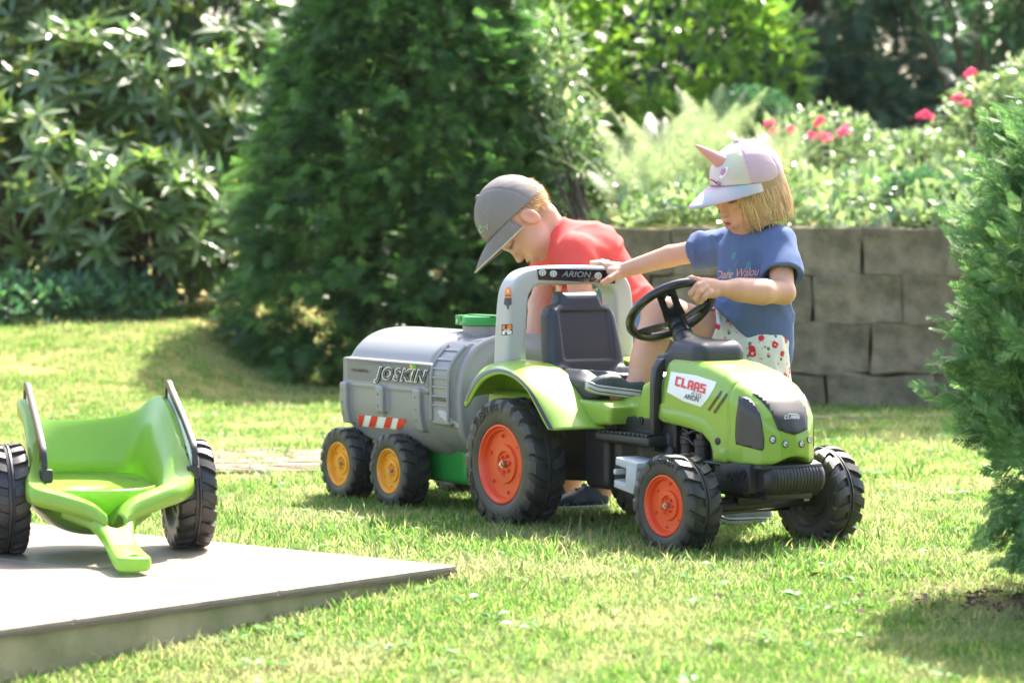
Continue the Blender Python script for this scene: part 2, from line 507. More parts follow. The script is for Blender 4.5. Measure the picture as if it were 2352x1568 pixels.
# irregular stone path in the grass, and an edging in front of the wall
M['paver'] = mat('pale path stone', (.26, .20, .15), .9, obrand=((.27, .21, .16), (.21, .165, .125), (.31, .25, .20)), noise=.5, nscale=14, col2=(.16, .13, .095), bump=.5, bscale=50, spec=.08)
path = MB(); path.box((0, 0, 0), (3.4, 1.0, .01))
PTH = np.array([-1.25, 10.35]); PROT = math.radians(4)
po = path.build('path', mat('path sand', (.13, .10, .065), .95, noise=.6, nscale=30, col2=(.2, .16, .1), bump=.4, bscale=80, spec=.08)); po.location = (PTH[0], PTH[1], float(terrain(PTH[0], PTH[1])) - .0015); po.rotation_euler = (0, 0, PROT); tag(po, kind='structure')
rng = np.random.RandomState(5); nxp, nyp = 22, 8
JX = np.linspace(-1.65, 1.65, nxp + 1)[:, None] + rng.normal(0, .035, (nxp + 1, nyp + 1)); JY = np.linspace(-.45, .45, nyp + 1)[None] + rng.normal(0, .022, (nxp + 1, nyp + 1))
JX[:, ::2] += .05
for i in range(nxp):
    for j in range(nyp):
        q = np.array([(JX[i, j], JY[i, j]), (JX[i + 1, j], JY[i + 1, j]), (JX[i + 1, j + 1], JY[i + 1, j + 1]), (JX[i, j + 1], JY[i, j + 1])]); c = q.mean(0); q = c + (q - c) * rng.uniform(.78, .9)
        if (j in (0, nyp - 1)) and rng.rand() < .35: continue
        tz = rng.uniform(.007, .013)
        mb = MB(); mb.prism([tuple(p) for p in q], -.02, tz, lambda a, b, d: (a, b, d)); o = mb.build('paving_stone', M['paver'], po, bevel=.006, seg=1); pass
edg = empty('stone_edging', (2.2, 12.45, .0), -.03, 'narrow flush stone edging in the lawn before the wall', 'edging')
for i in range(9):
    o = obj('edging_stone', stone_mesh('edging_stone', .30, .09, .05, 300 + i, .006, M['paver'], 1), edg); o.location = (-1.3 + i * .315, rng.normal(0, .006), -.008)
def in_path(X, Y):
    a = (X - PTH[0]) * math.cos(PROT) + (Y - PTH[1]) * math.sin(PROT); b = -(X - PTH[0]) * math.sin(PROT) + (Y - PTH[1]) * math.cos(PROT)
    return (np.abs(a) < 1.65) & (np.abs(b) < .44)
# ------------------------------------------------------------------ plants
def scatter(tV, tF, P, R, S):
    n = len(P)
    V = (np.einsum('nij,kj->nki', R, tV) * S[:, None, None] + P[:, None, :]).reshape(-1, 3)
    F = (tF[None] + (np.arange(n) * len(tV))[:, None, None]).reshape(-1, tF.shape[1])
    return V, F
def rots(D, roll=None, up=(0, 0, 1)):
    """rotation matrices whose x axis follows D, z axis near `up`, turned by roll"""
    D = D / (np.linalg.norm(D, axis=1, keepdims=True) + 1e-9)
    U = np.tile(np.array(up, float), (len(D), 1)) if np.ndim(up) == 1 else up
    Y = np.cross(U, D); Y /= np.linalg.norm(Y, axis=1, keepdims=True) + 1e-9
    Z = np.cross(D, Y)
    if roll is not None:
        c, s = np.cos(roll)[:, None], np.sin(roll)[:, None]
        Y, Z = Y * c + Z * s, Z * c - Y * s
    return np.stack([D, Y, Z], 2)
def leaf_tpl(width=.28, n=4, droop=.15, fold=.08):
    """leaf along x, length 1"""
    V, F = [], []
    for i in range(n + 1):
        t = i / n; w = width * .5 * math.sin(PI * min(1, .06 + t * .96) ** .85) + .004; z = -droop * t * t
        V += [(t, -w, z + fold * w * 2), (t, 0, z), (t, w, z + fold * w * 2)]
        if i: b = 3 * i; F += [(b - 3, b, b + 1, b - 2), (b - 2, b + 1, b + 2, b - 1)]
    return np.array(V), np.array(F)
def quad_leaf(width=.5):
    return np.array([(0, 0, 0), (.45, -width / 2, .04), (1, 0, -.08), (.45, width / 2, .04)]), np.array([(0, 1, 2, 3)])
def unit(r, n):
    v = r.randn(n, 3); return v / np.linalg.norm(v, axis=1, keepdims=True)
def plant(name, loc, label, cat, group=None):
    return empty(name, loc, 0, label, cat, group)
def part_at(name, V, F, m, root, smooth=False):
    return obj(name, fast_mesh(name, V - np.array(root.location), F, m, smooth), root)
def twigs(name, pts, rad, m, root):
    """each entry: polyline, joined as one woody frame"""
    mb = MB()
    for p, r in zip(pts, rad): mb.tube(np.array(p) - np.array(root.location), r, 7)
    return mb.build(name, m, root, smooth=60)
M['bark'] = mat('bark', (.10, .075, .05), .95, noise=.6, nscale=18, col2=(.05, .04, .03), bump=.6, bscale=40, stretch=(1, 1, .25))
M['rhodo'] = mat('rhododendron leaf', (.08, .16, .06), .36, island=((.075, .14, .05), (.11, .19, .06), (.16, .24, .07), (.09, .17, .06), (.32, .37, .08)), transl=.38, spec=.9)
M['yew'] = mat('yew needles', (.035, .12, .05), .42, attr='Col', transl=.42, spec=.45)
M['thuja'] = mat('thuja scales', (.10, .2, .07), .62, island=((.07, .155, .06), (.12, .24, .085), (.09, .19, .07), (.30, .41, .17)), transl=.30, spec=.25)
M['shrub'] = mat('bright shrub leaf', (.14, .25, .06), .35, island=((.08, .17, .045), (.14, .26, .06), (.22, .34, .07), (.10, .2, .05)), transl=.45, spec=.4)
M['cover'] = mat('ground cover leaf', (.18, .25, .11), .26, island=((.09, .17, .06), (.18, .27, .10), (.30, .36, .18), (.12, .2, .08)), transl=.35, spec=1.0)
M['fern'] = mat('fern frond', (.20, .28, .11), .42, island=((.18, .25, .11), (.30, .35, .20), (.24, .30, .15)), transl=.42, spec=.6)
M['darkleaf'] = mat('dark wood leaf', (.06, .13, .06), .42, island=((.04, .09, .045), (.06, .14, .06), (.09, .19, .07), (.05, .12, .07)), transl=.32, spec=.4)
M['bluefir'] = mat('blue green needles', (.08, .18, .13), .42, island=((.06, .15, .11), (.09, .21, .15), (.07, .18, .13)), transl=.3, spec=.4)
M['rose'] = mat('pink rose petal', (.78, .20, .32), .55, island=((.78, .20, .34), (.74, .13, .24), (.82, .32, .44)), transl=.35)
M['white_fleck'] = mat('tiny white flecks', (.75, .74, .66), .6, transl=.3)

def blob_points(r, blobs, n, shell=.72, face=None):
    """points on and in the outer shell of ellipsoid blobs (cx, cy, cz, rx, ry, rz), with outward normals"""
    A = np.array([b[3] * b[4] + b[4] * b[5] + b[3] * b[5] for b in blobs]); k = r.choice(len(blobs), n, p=A / A.sum()); B = np.array(blobs)[k]
    d = unit(r, n)
    if face is not None:
        flip = (d @ np.array(face)) < -.35; d[flip] *= -1
    rad = shell + (1 - shell) * r.rand(n) ** .6
    P = B[:, :3] + d * B[:, 3:] * rad[:, None]; N = d / B[:, 3:]; N /= np.linalg.norm(N, axis=1, keepdims=True)
    # drop points deep inside another blob
    keep = np.ones(n, bool)
    for j, b in enumerate(blobs):
        q = (((P - np.array(b[:3])) / np.array(b[3:])) ** 2).sum(1)
        keep &= (q > .40) | (k == j)
    return P[keep], N[keep]

# ---- rhododendron on the left slope
r = np.random.RandomState(21)
rb = [(-2.0, 16.1, .78, .55, .45, .42), (-2.6, 16.3, .95, .6, .5, .5), (-1.5, 16.3, .75, .35, .4, .4), (-3.3, 16.6, 1.1, .7, .6, .6), (-1.75, 16.8, 1.30, .6, .5, .5), (-2.4, 17.0, 1.5, .7, .6, .5), (-1.35, 17.2, 1.55, .5, .5, .5), (-1.85, 17.5, 1.95, .7, .6, .5), (-2.7, 17.7, 2.1, .8, .6, .5), (-1.4, 17.9, 2.2, .6, .6, .5), (-3.5, 17.4, 1.8, .8, .7, .6), (-2.2, 18.2, 2.6, .9, .7, .5)]
rho = plant('rhododendron_bush', (-2.3, 16.7, .35), 'large rhododendron bush with glossy rosettes of long leaves', 'bush')
P, N = blob_points(r, rb, 1150, .7, (0, -.8, .6))
P = P[P[:, 2] > .45]; N = N[:len(P)]
ax = N * .8 + np.array([0, -.15, .7]) + r.randn(len(P), 3) * .3; ax /= np.linalg.norm(ax, axis=1, keepdims=True)
LP, LD, LU, LS = [], [], [], []
for p, a in zip(P, ax):
    t1 = np.cross(a, [.3, .2, .9]); t1 /= np.linalg.norm(t1); t2 = np.cross(a, t1)
    for tier, m_, el, ln in ((0, 5, .75, .12), (1, 8, .18, .175)):
        for q in range(m_):
            an = q * 2 * PI / m_ + tier + r.uniform(-.25, .25); rd = math.cos(an) * t1 + math.sin(an) * t2
            d = rd * math.cos(el) + a * math.sin(el) + r.randn(3) * .12 + np.array([0, 0, -.18 * tier])
            LP.append(p + a * (.012 * (1 - tier))); LD.append(d); LU.append(a); LS.append(ln * r.uniform(.75, 1.15))
LP, LD, LU, LS = map(np.array, (LP, LD, LU, LS))
tV, tF = leaf_tpl(.27, 4, .22, .10)
R_ = rots(LD, r.randn(len(LD)) * .25, LU)
# the 300 leaves that show largest are single parts
score = LP[:, 1] + 5 * (np.abs(LP[:, 0] + 1.95) > .75) + 5 * (np.abs(LP[:, 2] - 1.2) > .7) - LS * 3
big = np.argsort(score)[:300]; rest = np.setdiff1d(np.arange(len(LP)), big)
lme = fast_mesh('leaf', tV, tF, M['rhodo'], True)
for i in big:
    o = obj('leaf', lme, rho); m4 = Matrix(R_[i]).to_4x4(); m4 = Matrix.Translation(Vector(LP[i]) - rho.location) @ m4 @ Matrix.Scale(float(LS[i]), 4); o.matrix_local = m4
V, F = scatter(tV, tF, LP[rest], R_[rest], LS[rest]); fo = part_at('foliage', V, F, M['rhodo'], rho, True); fo['kind'] = 'stuff'
br = []
for i in range(70):
    p = P[r.randint(len(P))]; b = np.array([-2.3 + r.uniform(-.7, .7), 16.9, .3]); mid = (p + b) / 2 + r.randn(3) * .12
    br.append([b, mid, p])
twigs('branches', br, [[.022, .014, .006]] * len(br), M['bark'], rho)

# ---- yew behind the trailer
def needle_spray(n=9, w=.05):
    V, F = [], []
    def q(a, b, w0):
        a = np.array(a, float); b = np.array(b, float); t = b - a; s = np.cross(t, [0, 0, 1]); s = s / (np.linalg.norm(s) + 1e-9) * w0; k = len(V)
        V.extend([a - s * .5, (a + b) / 2 - s + np.array([0, 0, .0]), b, (a + b) / 2 + s]); F.append((k, k + 1, k + 2, k + 3))
    for i in range(n):
        t = .1 + .85 * i / (n - 1); l = .34 * (1 - .55 * t) + .06
        for s in (-1, 1): q((t, 0, -.12 * t * t), (t + l * .55, s * l, -.12 * t * t + .03), w)
    q((0, 0, 0), (1, 0, -.12), w * .8)
    return np.array(V), np.array(F)
def conifer(root, center, prof, n, seed, m, tpl, size, zlo, ztop, face_bias=True, droop=.25, clump=9):
    """prof(z) -> radius; sprays in clumps near the surface"""
    r = np.random.RandomState(seed); nc = n // clump
    z = zlo + (ztop - zlo) * (1 - np.sqrt(r.rand(nc) * .98)) if False else zlo + (ztop - zlo) * r.rand(nc) ** 1.15
    a = r.rand(nc) * 2 * PI
    if face_bias: a = np.where(r.rand(nc) < .55, -PI / 2 + r.randn(nc) * 1.0, a)
    rad = prof(z) * (1 - .30 * r.rand(nc) ** 2.0 + .05 * r.randn(nc))
    c = np.stack([center[0] + rad * np.cos(a), center[1] + rad * np.sin(a), z], 1)
    out = np.stack([np.cos(a), np.sin(a), np.zeros(nc)], 1)
    cl = np.repeat(np.arange(nc), clump)
    Pp = c[cl] + r.randn(len(cl), 3) * np.array([.04, .04, .018]) * (size / .1)
    D = out[cl] + r.randn(len(cl), 3) * .55 + np.array([0, 0, -droop])
    R2 = rots(D, r.randn(len(cl)) * .5)
    V_, F_ = scatter(*tpl, Pp, R2, size * r.uniform(.7, 1.3, len(cl)))
    tone = np.clip(r.normal(1, .26, nc)[cl] * r.normal(1, .28, len(cl)), .3, 2.0)
    return V_, F_, np.repeat(tone, len(tpl[0]))
def toned(o, t, dark, light):
    """each spray has its own leaf colour, mixed from dark to light by its tone"""
    k = np.clip((t - .5) / 1.2, 0, 1)[:, None] ** 1.3; C = np.ones((len(t), 4), np.float32); C[:, :3] = (np.array(dark) * (.35 + .65 * k) * (1 - k) + np.array(light) * k)
    at_ = o.data.color_attributes.new('Col', 'FLOAT_COLOR', 'POINT'); at_.data.foreach_set('color', C.ravel()); return o
yew_c = (-.50, 15.25)
yprof = lambda z: np.interp(z, [0, .1, .45, 1.0, 1.9, 2.4, 2.75, 2.9], [.68, .88, .95, .86, .55, .36, .17, .04])
yew = plant('yew_tree', (yew_c[0], yew_c[1], .03), 'dense dark green cone shaped yew behind the tank trailer', 'tree')
V, F, T1 = conifer(yew, yew_c, yprof, 24000, 3, M['yew'], needle_spray(6, .05), .085, .05, 2.85, clump=10)
V2, F2, T2 = conifer(yew, yew_c, lambda z: yprof(z) * .78, 3000, 4, M['yew'], needle_spray(4, .09), .13, .12, 2.7, clump=6)
toned(part_at('crown', np.vstack([V, V2]), np.vstack([F, F2 + len(V)]), M['yew'], yew), np.concatenate([T1, T2 * .8]), (.045, .15, .052), (.19, .36, .10))
twigs('trunk', [[(yew_c[0], yew_c[1], 0), (yew_c[0] + .03, yew_c[1], 1.4), (yew_c[0], yew_c[1], 2.7)]] + [[(yew_c[0], yew_c[1], z), (yew_c[0] + .6 * math.cos(a), yew_c[1] + .6 * math.sin(a), z + .12)] for z, a in zip(np.linspace(.3, 2, 30), r.rand(30) * 6.28)], [[.06, .04, .01]] + [[.014, .005]] * 30, M['bark'], yew)

# ---- thuja at the right, near the photographer
th_c = (1.66, 6.6)
tprof = lambda z: np.interp(z, [.12, .22, .35, .5, .75, .98, 1.15, 1.3, 1.42], [.40, .54, .64, .69, .66, .59, .49, .36, .15])
thu = plant('thuja_bush', (th_c[0], th_c[1], 0), 'feathery light green thuja bush beside the lawn', 'bush')
def fan_spray():
    V, F = [], []
    def strip(a, b, w):
        a = np.array(a, float); b = np.array(b, float); t = b - a; s = np.array([-t[1], t[0], 0]); s = s / (np.linalg.norm(s) + 1e-9) * w; k = len(V)
        V.extend([a - s * .6, a + s * .6, b + s * .35, b - s * .35]); F.append((k, k + 1, k + 2, k + 3))
    strip((0, 0, 0), (1, 0, -.1), .04)
    for i, t in enumerate((.15, .3, .45, .6, .75, .88)):
        for s in (-1, 1):
            l = .5 * (1 - .75 * t); a = (t, 0, -.1 * t); b = (t + l * .85, s * l * .62, -.1 * t - .02); strip(a, b, .055)
    return np.array(V), np.array(F)
FT = fan_spray()
r = np.random.RandomState(8); nc = 820
zz = .14 + 1.26 * r.rand(nc) ** .95; a = np.where(r.rand(nc) < .75, PI + r.randn(nc) * .85, r.rand(nc) * 2 * PI)
rad = tprof(zz) * (.95 - .42 * r.rand(nc) ** 1.6 + .03 * r.randn(nc)) - .05
c = np.stack([th_c[0] + rad * np.cos(a), th_c[1] + rad * np.sin(a), zz - .05], 1)
axd = np.stack([np.cos(a), np.sin(a), .95 + .5 * r.randn(nc)], 1) + r.randn(nc, 3) * .25; axd[zz < .36, 2] -= 1.0; axd /= np.linalg.norm(axd, axis=1, keepdims=True)
k = 22; cl = np.repeat(np.arange(nc), k); t = np.tile(np.linspace(0, 1, k), nc); ln = r.uniform(.06, .14, nc)[cl]
P = c[cl] + axd[cl] * (t * ln)[:, None] + r.randn(len(cl), 3) * .012
D = axd[cl] + r.randn(len(cl), 3) * (.75 - .45 * t)[:, None]
V, F = scatter(*FT, P, rots(D, r.rand(len(cl)) * 6.28), r.uniform(.045, .08, len(cl)) * (1.1 - .35 * t))
part_at('foliage', V, F, M['thuja'], thu)
twigs('branches', [[(th_c[0], th_c[1], 0), (th_c[0] - .01, th_c[1], .5), (th_c[0], th_c[1], 1.2)]] + [[(th_c[0], th_c[1], .08 + .025 * i), (th_c[0] + .3 * math.cos(q), th_c[1] + .3 * math.sin(q), .2 + .03 * i), (th_c[0] + .55 * math.cos(q), th_c[1] + .55 * math.sin(q), .26 + .03 * i)] for i, q in enumerate(r.rand(26) * 6.28)], [[.035, .025, .01]] + [[.012, .008, .003]] * 26, M['bark'], thu)
# loose hanging sprays at its foot
# ---- shrubs, ferns, roses and woods on the bank
def leafy(name, label, blobs, n, m, tpl, size, seed, up=.3, face=(0, -1, .3), shell=.6, cat='bush', branch=12, smooth=False, group=None):
    r = np.random.RandomState(seed); base = np.array([blobs[0][0], blobs[0][1], float(terrain(blobs[0][0], blobs[0][1]))])
    root = plant(name, base, label, cat, group)
    P, N = blob_points(r, blobs, n, shell, face)
    ok = P[:, 2] > terrain(P[:, 0], P[:, 1]) + .02; P = P[ok]; N = N[ok]
    D = N + r.randn(len(P), 3) * .7 + np.array([0, 0, up])
    V, F = scatter(*tpl, P, rots(D, r.randn(len(P)) * .8), size * r.uniform(.6, 1.35, len(P)))
    part_at('foliage', V, F, m, root, smooth)
    br = [[base, (base + P[i]) / 2 + r.randn(3) * .05, P[i]] for i in r.choice(len(P), branch)]
    twigs('stems', br, [[.018, .010, .004]] * len(br), M['bark'], root)
    return root
LT = leaf_tpl(.42, 3, .2, .1); QL = quad_leaf(.5)
leafy('broadleaf_shrub', 'tall shrub with bright yellow green leaves behind the ferns', [(.95, 18.9, 2.0, .75, .6, .75), (.45, 19.0, 1.5, .5, .5, .6), (1.45, 19.2, 1.75, .5, .5, .6), (.85, 18.7, 2.6, .8, .6, .6), (1.05, 18.6, 1.25, .5, .4, .4)], 5200, M['shrub'], LT, .105, 31)
leafy('rounded_bush', 'rounded dark green clipped bush beside the bright shrub', [(1.42, 17.9, 1.33, .34, .33, .30), (1.22, 18.0, 1.25, .25, .25, .25)], 2600, M['darkleaf'], QL, .04, 32, shell=.85)
leafy('mound_shrub', 'low spreading blue green mound behind the rose bed', [(1.95, 18.6, 1.25, .42, .3, .16), (2.25, 18.7, 1.22, .3, .3, .12)], 1800, M['bluefir'], QL, .045, 33)
leafy('cotoneaster_shrub', 'small dark shrub in the ground cover above the widest wall stones', [(1.93, 14.1, .90, .20, .18, .17)], 1300, M['darkleaf'], QL, .032, 34, group='dark shrubs on the wall')
leafy('cotoneaster_shrub', 'dark double shrub on the wall next to the thuja', [(2.2, 14.2, .90, .17, .18, .16), (2.32, 14.1, .86, .2, .16, .12)], 1300, M['darkleaf'], QL, .032, 35, group='dark shrubs on the wall')
leafy('ivy_bush', 'light leafy bush climbing between the yew and the wall', [(.40, 14.3, .6, .22, .2, .26), (.30, 14.7, 1.0, .2, .25, .5), (.52, 14.0, .62, .25, .2, .2), (.22, 14.9, 1.5, .16, .2, .4)], 1700, M['cover'], LT, .07, 36, shell=.1)
leafy('ground_ivy', 'patch of dark ivy and weeds in the shade of the rhododendron', [(-2.75, 15.6, .34, .75, .5, .22), (-2.2, 15.7, .35, .5, .4, .2), (-3.3, 15.6, .4, .6, .5, .3)], 4200, M['darkleaf'], LT, .065, 37)
# ground cover along the wall top: nobody could count its leaves
r = np.random.RandomState(44); n = 9000
X = r.uniform(.5, 3.3, n); Y = WALL_Y - .02 + 2.7 * r.rand(n) ** 1.1; hump = .10 + .07 * np.sin(X * 5 + Y * 3) + .05 * np.sin(X * 11 - Y * 6)
Z = terrain(X, np.maximum(Y, WALL_Y + .15)) + hump * r.rand(n) ** .5 + .03
D = unit(r, n) * .8 + np.array([0, -.2, .55])
V, F = scatter(*LT, np.stack([X, Y, Z], 1), rots(D, r.randn(n)), r.uniform(.045, .09, n))
tag(obj('ground_cover', fast_mesh('ground_cover', V, F, M['cover'])), 'pale glossy ground cover spilling along the wall top', 'plants', kind='stuff')
# ferns
def frond_mesh(seed):
    r = np.random.RandomState(seed); V, F = [], []
    n = 36
    def pt(t): return np.array([.40 * t ** 1.4, 0, .95 * t - .26 * t ** 2.3])
    for i in range(n):
        t = .12 + .86 * i / (n - 1); p = pt(t); tg = pt(min(1, t + .02)) - pt(t - .02); tg /= np.linalg.norm(tg)
        L_ = .15 * math.sin(PI * min(1, .12 + .88 * t) ** .8) ** .8 * (1.1 - .5 * t) + .008
        for s in (-1, 1):
            d = np.array([tg[0] * .35, s, tg[2] * .35 - .12]); d /= np.linalg.norm(d)
            for j in range(4):
                a = p + d * L_ * j / 4; b = p + d * L_ * (j + 1) / 4; w = .0048 * (1 - j / 5)
                k = len(V); V.extend([a - tg * w, a + tg * w, b + tg * w * .7, b - tg * w * .7]); F.append((k, k + 1, k + 2, k + 3))
    for i in range(10):
        a, b = pt(i / 10), pt((i + 1) / 10); k = len(V); V.extend([a + np.array([0, .004, 0]), a - np.array([0, .004, 0]), b - np.array([0, .003, 0]), b + np.array([0, .003, 0])]); F.append((k, k + 1, k + 2, k + 3))
    return fast_mesh('frond', np.array(V), np.array(F), M['fern'])
fm = [frond_mesh(1)]
for k, (x, y, sc, nf, lab) in enumerate(((.72, 14.6, .88, 12, 'tall pale fern with arching fronds rising beside the yew'), (1.02, 15.0, .82, 11, 'fern behind the steering child with sunlit feathery fronds'), (.55, 14.25, .62, 11, 'small fern at the end of the stone wall'), (1.35, 15.2, .7, 12, 'fern before the rose bushes, half hidden by the pastel cap'))):
    root = plant('fern', (x, y, float(terrain(x, y))), lab, 'fern', 'ferns on the bank')
    r = np.random.RandomState(60 + k)
    for i in range(nf):
        o = obj('frond', fm[0], root); o.rotation_euler = (r.normal(0, .1), r.uniform(-.2, .35), i * 2 * PI / nf + r.uniform(-.2, .2)); o.scale = [sc * r.uniform(.8, 1.15)] * 3
# roses
def rose_mesh():
    r = np.random.RandomState(9); n = 26; d = unit(r, n); d[:, 2] = np.abs(d[:, 2])
    V, F = scatter(*leaf_tpl(.9, 2, -.5, .2), d * .012, rots(d + r.randn(n, 3) * .3, r.rand(n) * 6), r.uniform(.028, .042, n))
    return fast_mesh('rose', V, F, M['rose'], True)
rm_ = rose_mesh()
rose_sets = [('rose bush with several pink blooms behind the pastel cap', [(1.72, 16.6, 1.22, .38, .3, .26), (2.05, 16.8, 1.12, .35, .3, .22), (1.45, 16.4, 1.08, .3, .25, .2)], [(1768, 288), (1778, 306), (1815, 300), (1822, 308), (1885, 276), (1879, 288), (1870, 318), (1886, 312), (1905, 322), (1940, 305)], 16.2),
             ('low white flecked rose bush with one pink cluster', [(2.35, 16.9, 1.14, .36, .3, .2), (2.7, 17.0, 1.12, .3, .3, .2)], [(2112, 268), (2125, 262), (2135, 272)], 16.5),
             ('tall rose bush with two pink blooms above the thuja', [(2.62, 16.3, 1.30, .32, .3, .34), (2.85, 16.2, 1.35, .3, .3, .4)], [(2192, 230), (2204, 224), (2222, 176), (2232, 168), (2218, 240)], 15.9)]
for lab, blobs, fl, dep in rose_sets:
    root = leafy('rose_bush', lab, blobs, 2300, M['cover'], LT, .05, int(dep * 10), shell=.3, group=None)
    r = np.random.RandomState(int(dep * 100))
    for x, y in fl:
        o = obj('rose_bloom', rm_, root); o.location = Vector(spot(x, y, dep)) - root.location; o.rotation_euler = (r.uniform(-.6, .9), r.uniform(-.5, .5), r.rand() * 6); o.scale = [r.uniform(.5, .95)] * 3
    nb_ = 60; P, N = blob_points(r, blobs, nb_, .9, (0, -1, .5)); d = N + r.randn(len(P), 3) * .3
    V, F = scatter(*leaf_tpl(.9, 2, -.3, .2), np.repeat(P, 5, 0), rots(np.repeat(d, 5, 0) + r.randn(len(P) * 5, 3) * .8, None), np.full(len(P) * 5, .022))
    o = part_at('white_flecks', V, F, M['white_fleck'], root); o['kind'] = 'stuff'  # small white flecks scattered over each bush
# drooping blue green conifer and dark woods
def woods(name, label, x, y, h, rad, n, m, seed, tpl, size, droop=.3, zlo=.0, group=None, cat='tree'):
    z0 = float(terrain(x, y)); root = plant(name, (x, y, z0), label, cat, group)
    prof = lambda z: rad * np.interp((z - z0) / h, [0, .06, .25, .6, .9, 1], [.75, .95, 1, .72, .25, .04])
    V, F, T_ = conifer(root, (x, y), prof, n, seed, M['yew'], tpl, size, z0 + zlo, z0 + h, True, droop, 8)
    toned(part_at('crown', V, F, M['yew'], root), T_, *((.075, .165, .12), (.15, .28, .19)) if m is M['bluefir'] else ((.06, .13, .06), (.12, .24, .08)))
    twigs('trunk', [[(x, y, z0), (x + .05, y, z0 + h * .5), (x, y, z0 + h * .95)]], [[.05 * h * .45, .035 * h * .4, .01]], M['bark'], root)
    return root
woods('fir_tree', 'blue green fir with drooping branches behind the rounded bush', 2.15, 21.5, 4.6, 1.0, 8000, M['bluefir'], 71, needle_spray(6, .06), .15, .7)
bgt = [(-4.6, 21.5, 6.5, 1.7, 'dark conifer behind the rhododendron'), (-2.6, 23.5, 7.0, 1.8, 'tall dark conifer showing above the rhododendron'), (-.4, 24.5, 7.0, 1.9, 'dark tree hidden behind the yew'), (1.3, 25.5, 7.0, 1.9, 'dark tree behind the bright shrub'), (3.6, 25.0, 7.0, 1.7, 'dark tree behind the blue green fir'), (5.6, 24.0, 6.5, 1.7, 'shady tree at the end of the rose bed'), (7.4, 26, 6.5, 1.9, 'dark tree beyond the tall rose bush'), (-6.8, 24, 6.5, 1.9, 'dark conifer at the far end of the slope'), (-2.2, 27.0, 7.0, 2.1, 'dark tree closing the gap between rhododendron and yew'), (-1.2, 26.5, 6.5, 1.5, 'dark slim tree left of the yew top')]
for i, (x, y, h, rd, lab) in enumerate(bgt):
    woods('dark_tree', lab, x, y, h, rd, 4200, M['darkleaf'], 80 + i, needle_spray(4, .12), .24, .3, group='dark trees of the wood')
leafy('broadleaf_tree', 'broad leaved tree with loose foliage over the rose bed', [(3.2, 20.4, 2.75, .8, .7, .8), (2.7, 20.2, 3.0, .7, .6, .6), (3.7, 20.6, 2.4, .6, .6, .7)], 3600, M['darkleaf'], LT, .11, 95, cat='tree', shell=.3)
leafy('hedge', 'dark hedge closing the garden under the trees', [(x, 22.6 + .3 * math.sin(x * 3), 1.5, .7, .5, .65) for x in np.arange(-6, 7, .95)], 9000, M['darkleaf'], LT, .13, 96, cat='hedge', branch=30)
# a tree whose crown hangs over the wall and shades the lawn before it
r = np.random.RandomState(77); sx, sy = 3.15, 14.9
tr = plant('shade_tree', (sx, sy, float(terrain(sx, sy))), 'slim tree with a spreading crown standing on the bank behind the thuja', 'tree')
P, N = blob_points(r, [(2.55, 14.6, 3.5, .9, .8, .55), (3.4, 14.9, 3.9, .8, .8, .6), (2.2, 15.0, 4.0, .6, .6, .4)], 2600, .2)
V, F = scatter(*LT, P, rots(N + r.randn(len(P), 3), r.randn(len(P))), r.uniform(.10, .17, len(P))); part_at('crown', V, F, M['shrub'], tr)
part_ok = True
twigs('trunk', [[(sx, sy, .8), (sx - .05, sy, 2.2), (sx - .2, sy, 3.4)], [(sx - .05, sy, 2.2), (2.6, 14.7, 3.2)], [(sx - .1, sy, 2.6), (3.5, 15, 3.7)]], [[.05, .04, .02], [.03, .012], [.03, .012]], M['bark'], tr)

# ------------------------------------------------------------------ grass
def grass_mat():
    m = mat('grass blade', (.15, .25, .05), .6, spec=.15, island=((.05, .13, .024), (.085, .19, .034), (.13, .25, .045), (.18, .28, .06), (.34, .32, .14)))
    nt = m.node_tree; N = nt.nodes; L = nt.links; b = N['Principled BSDF']; out = N['Material Output']
    src = b.inputs['Base Color'].links[0].from_socket
    geo = N.new('ShaderNodeNewGeometry'); nz = N.new('ShaderNodeTexNoise'); nz.inputs['Scale'].default_value = 2.2; nz.inputs['Detail'].default_value = 6; nz.inputs['Roughness'].default_value = .65
    L.new(geo.outputs['Position'], nz.inputs['Vector'])
    mr = N.new('ShaderNodeMapRange'); mr.inputs['From Min'].default_value = .45; mr.inputs['From Max'].default_value = .68; mr.inputs['To Max'].default_value = .6; L.new(nz.outputs[0], mr.inputs[0])
    mx = N.new('ShaderNodeMix'); mx.data_type = 'RGBA'; L.new(mr.outputs[0], mx.inputs['Factor']); L.new(src, mx.inputs['A']); mx.inputs['B'].default_value = (.42, .37, .21, 1)
    L.new(mx.outputs['Result'], b.inputs['Base Color'])
    tr = N.new('ShaderNodeBsdfTranslucent'); ms = N.new('ShaderNodeMixShader'); ms.inputs[0].default_value = .45
    hs = N.new('ShaderNodeHueSaturation'); hs.inputs['Value'].default_value = 1.7; hs.inputs['Saturation'].default_value = 1.05; L.new(mx.outputs['Result'], hs.inputs['Color']); L.new(hs.outputs[0], tr.inputs[0])
    L.new(b.outputs[0], ms.inputs[1]); L.new(tr.outputs[0], ms.inputs[2]); L.new(ms.outputs[0], out.inputs[0])
    return m
M['grass'] = grass_mat()
tuft_col = bpy.data.collections.new('tufts')
r = np.random.RandomState(2)
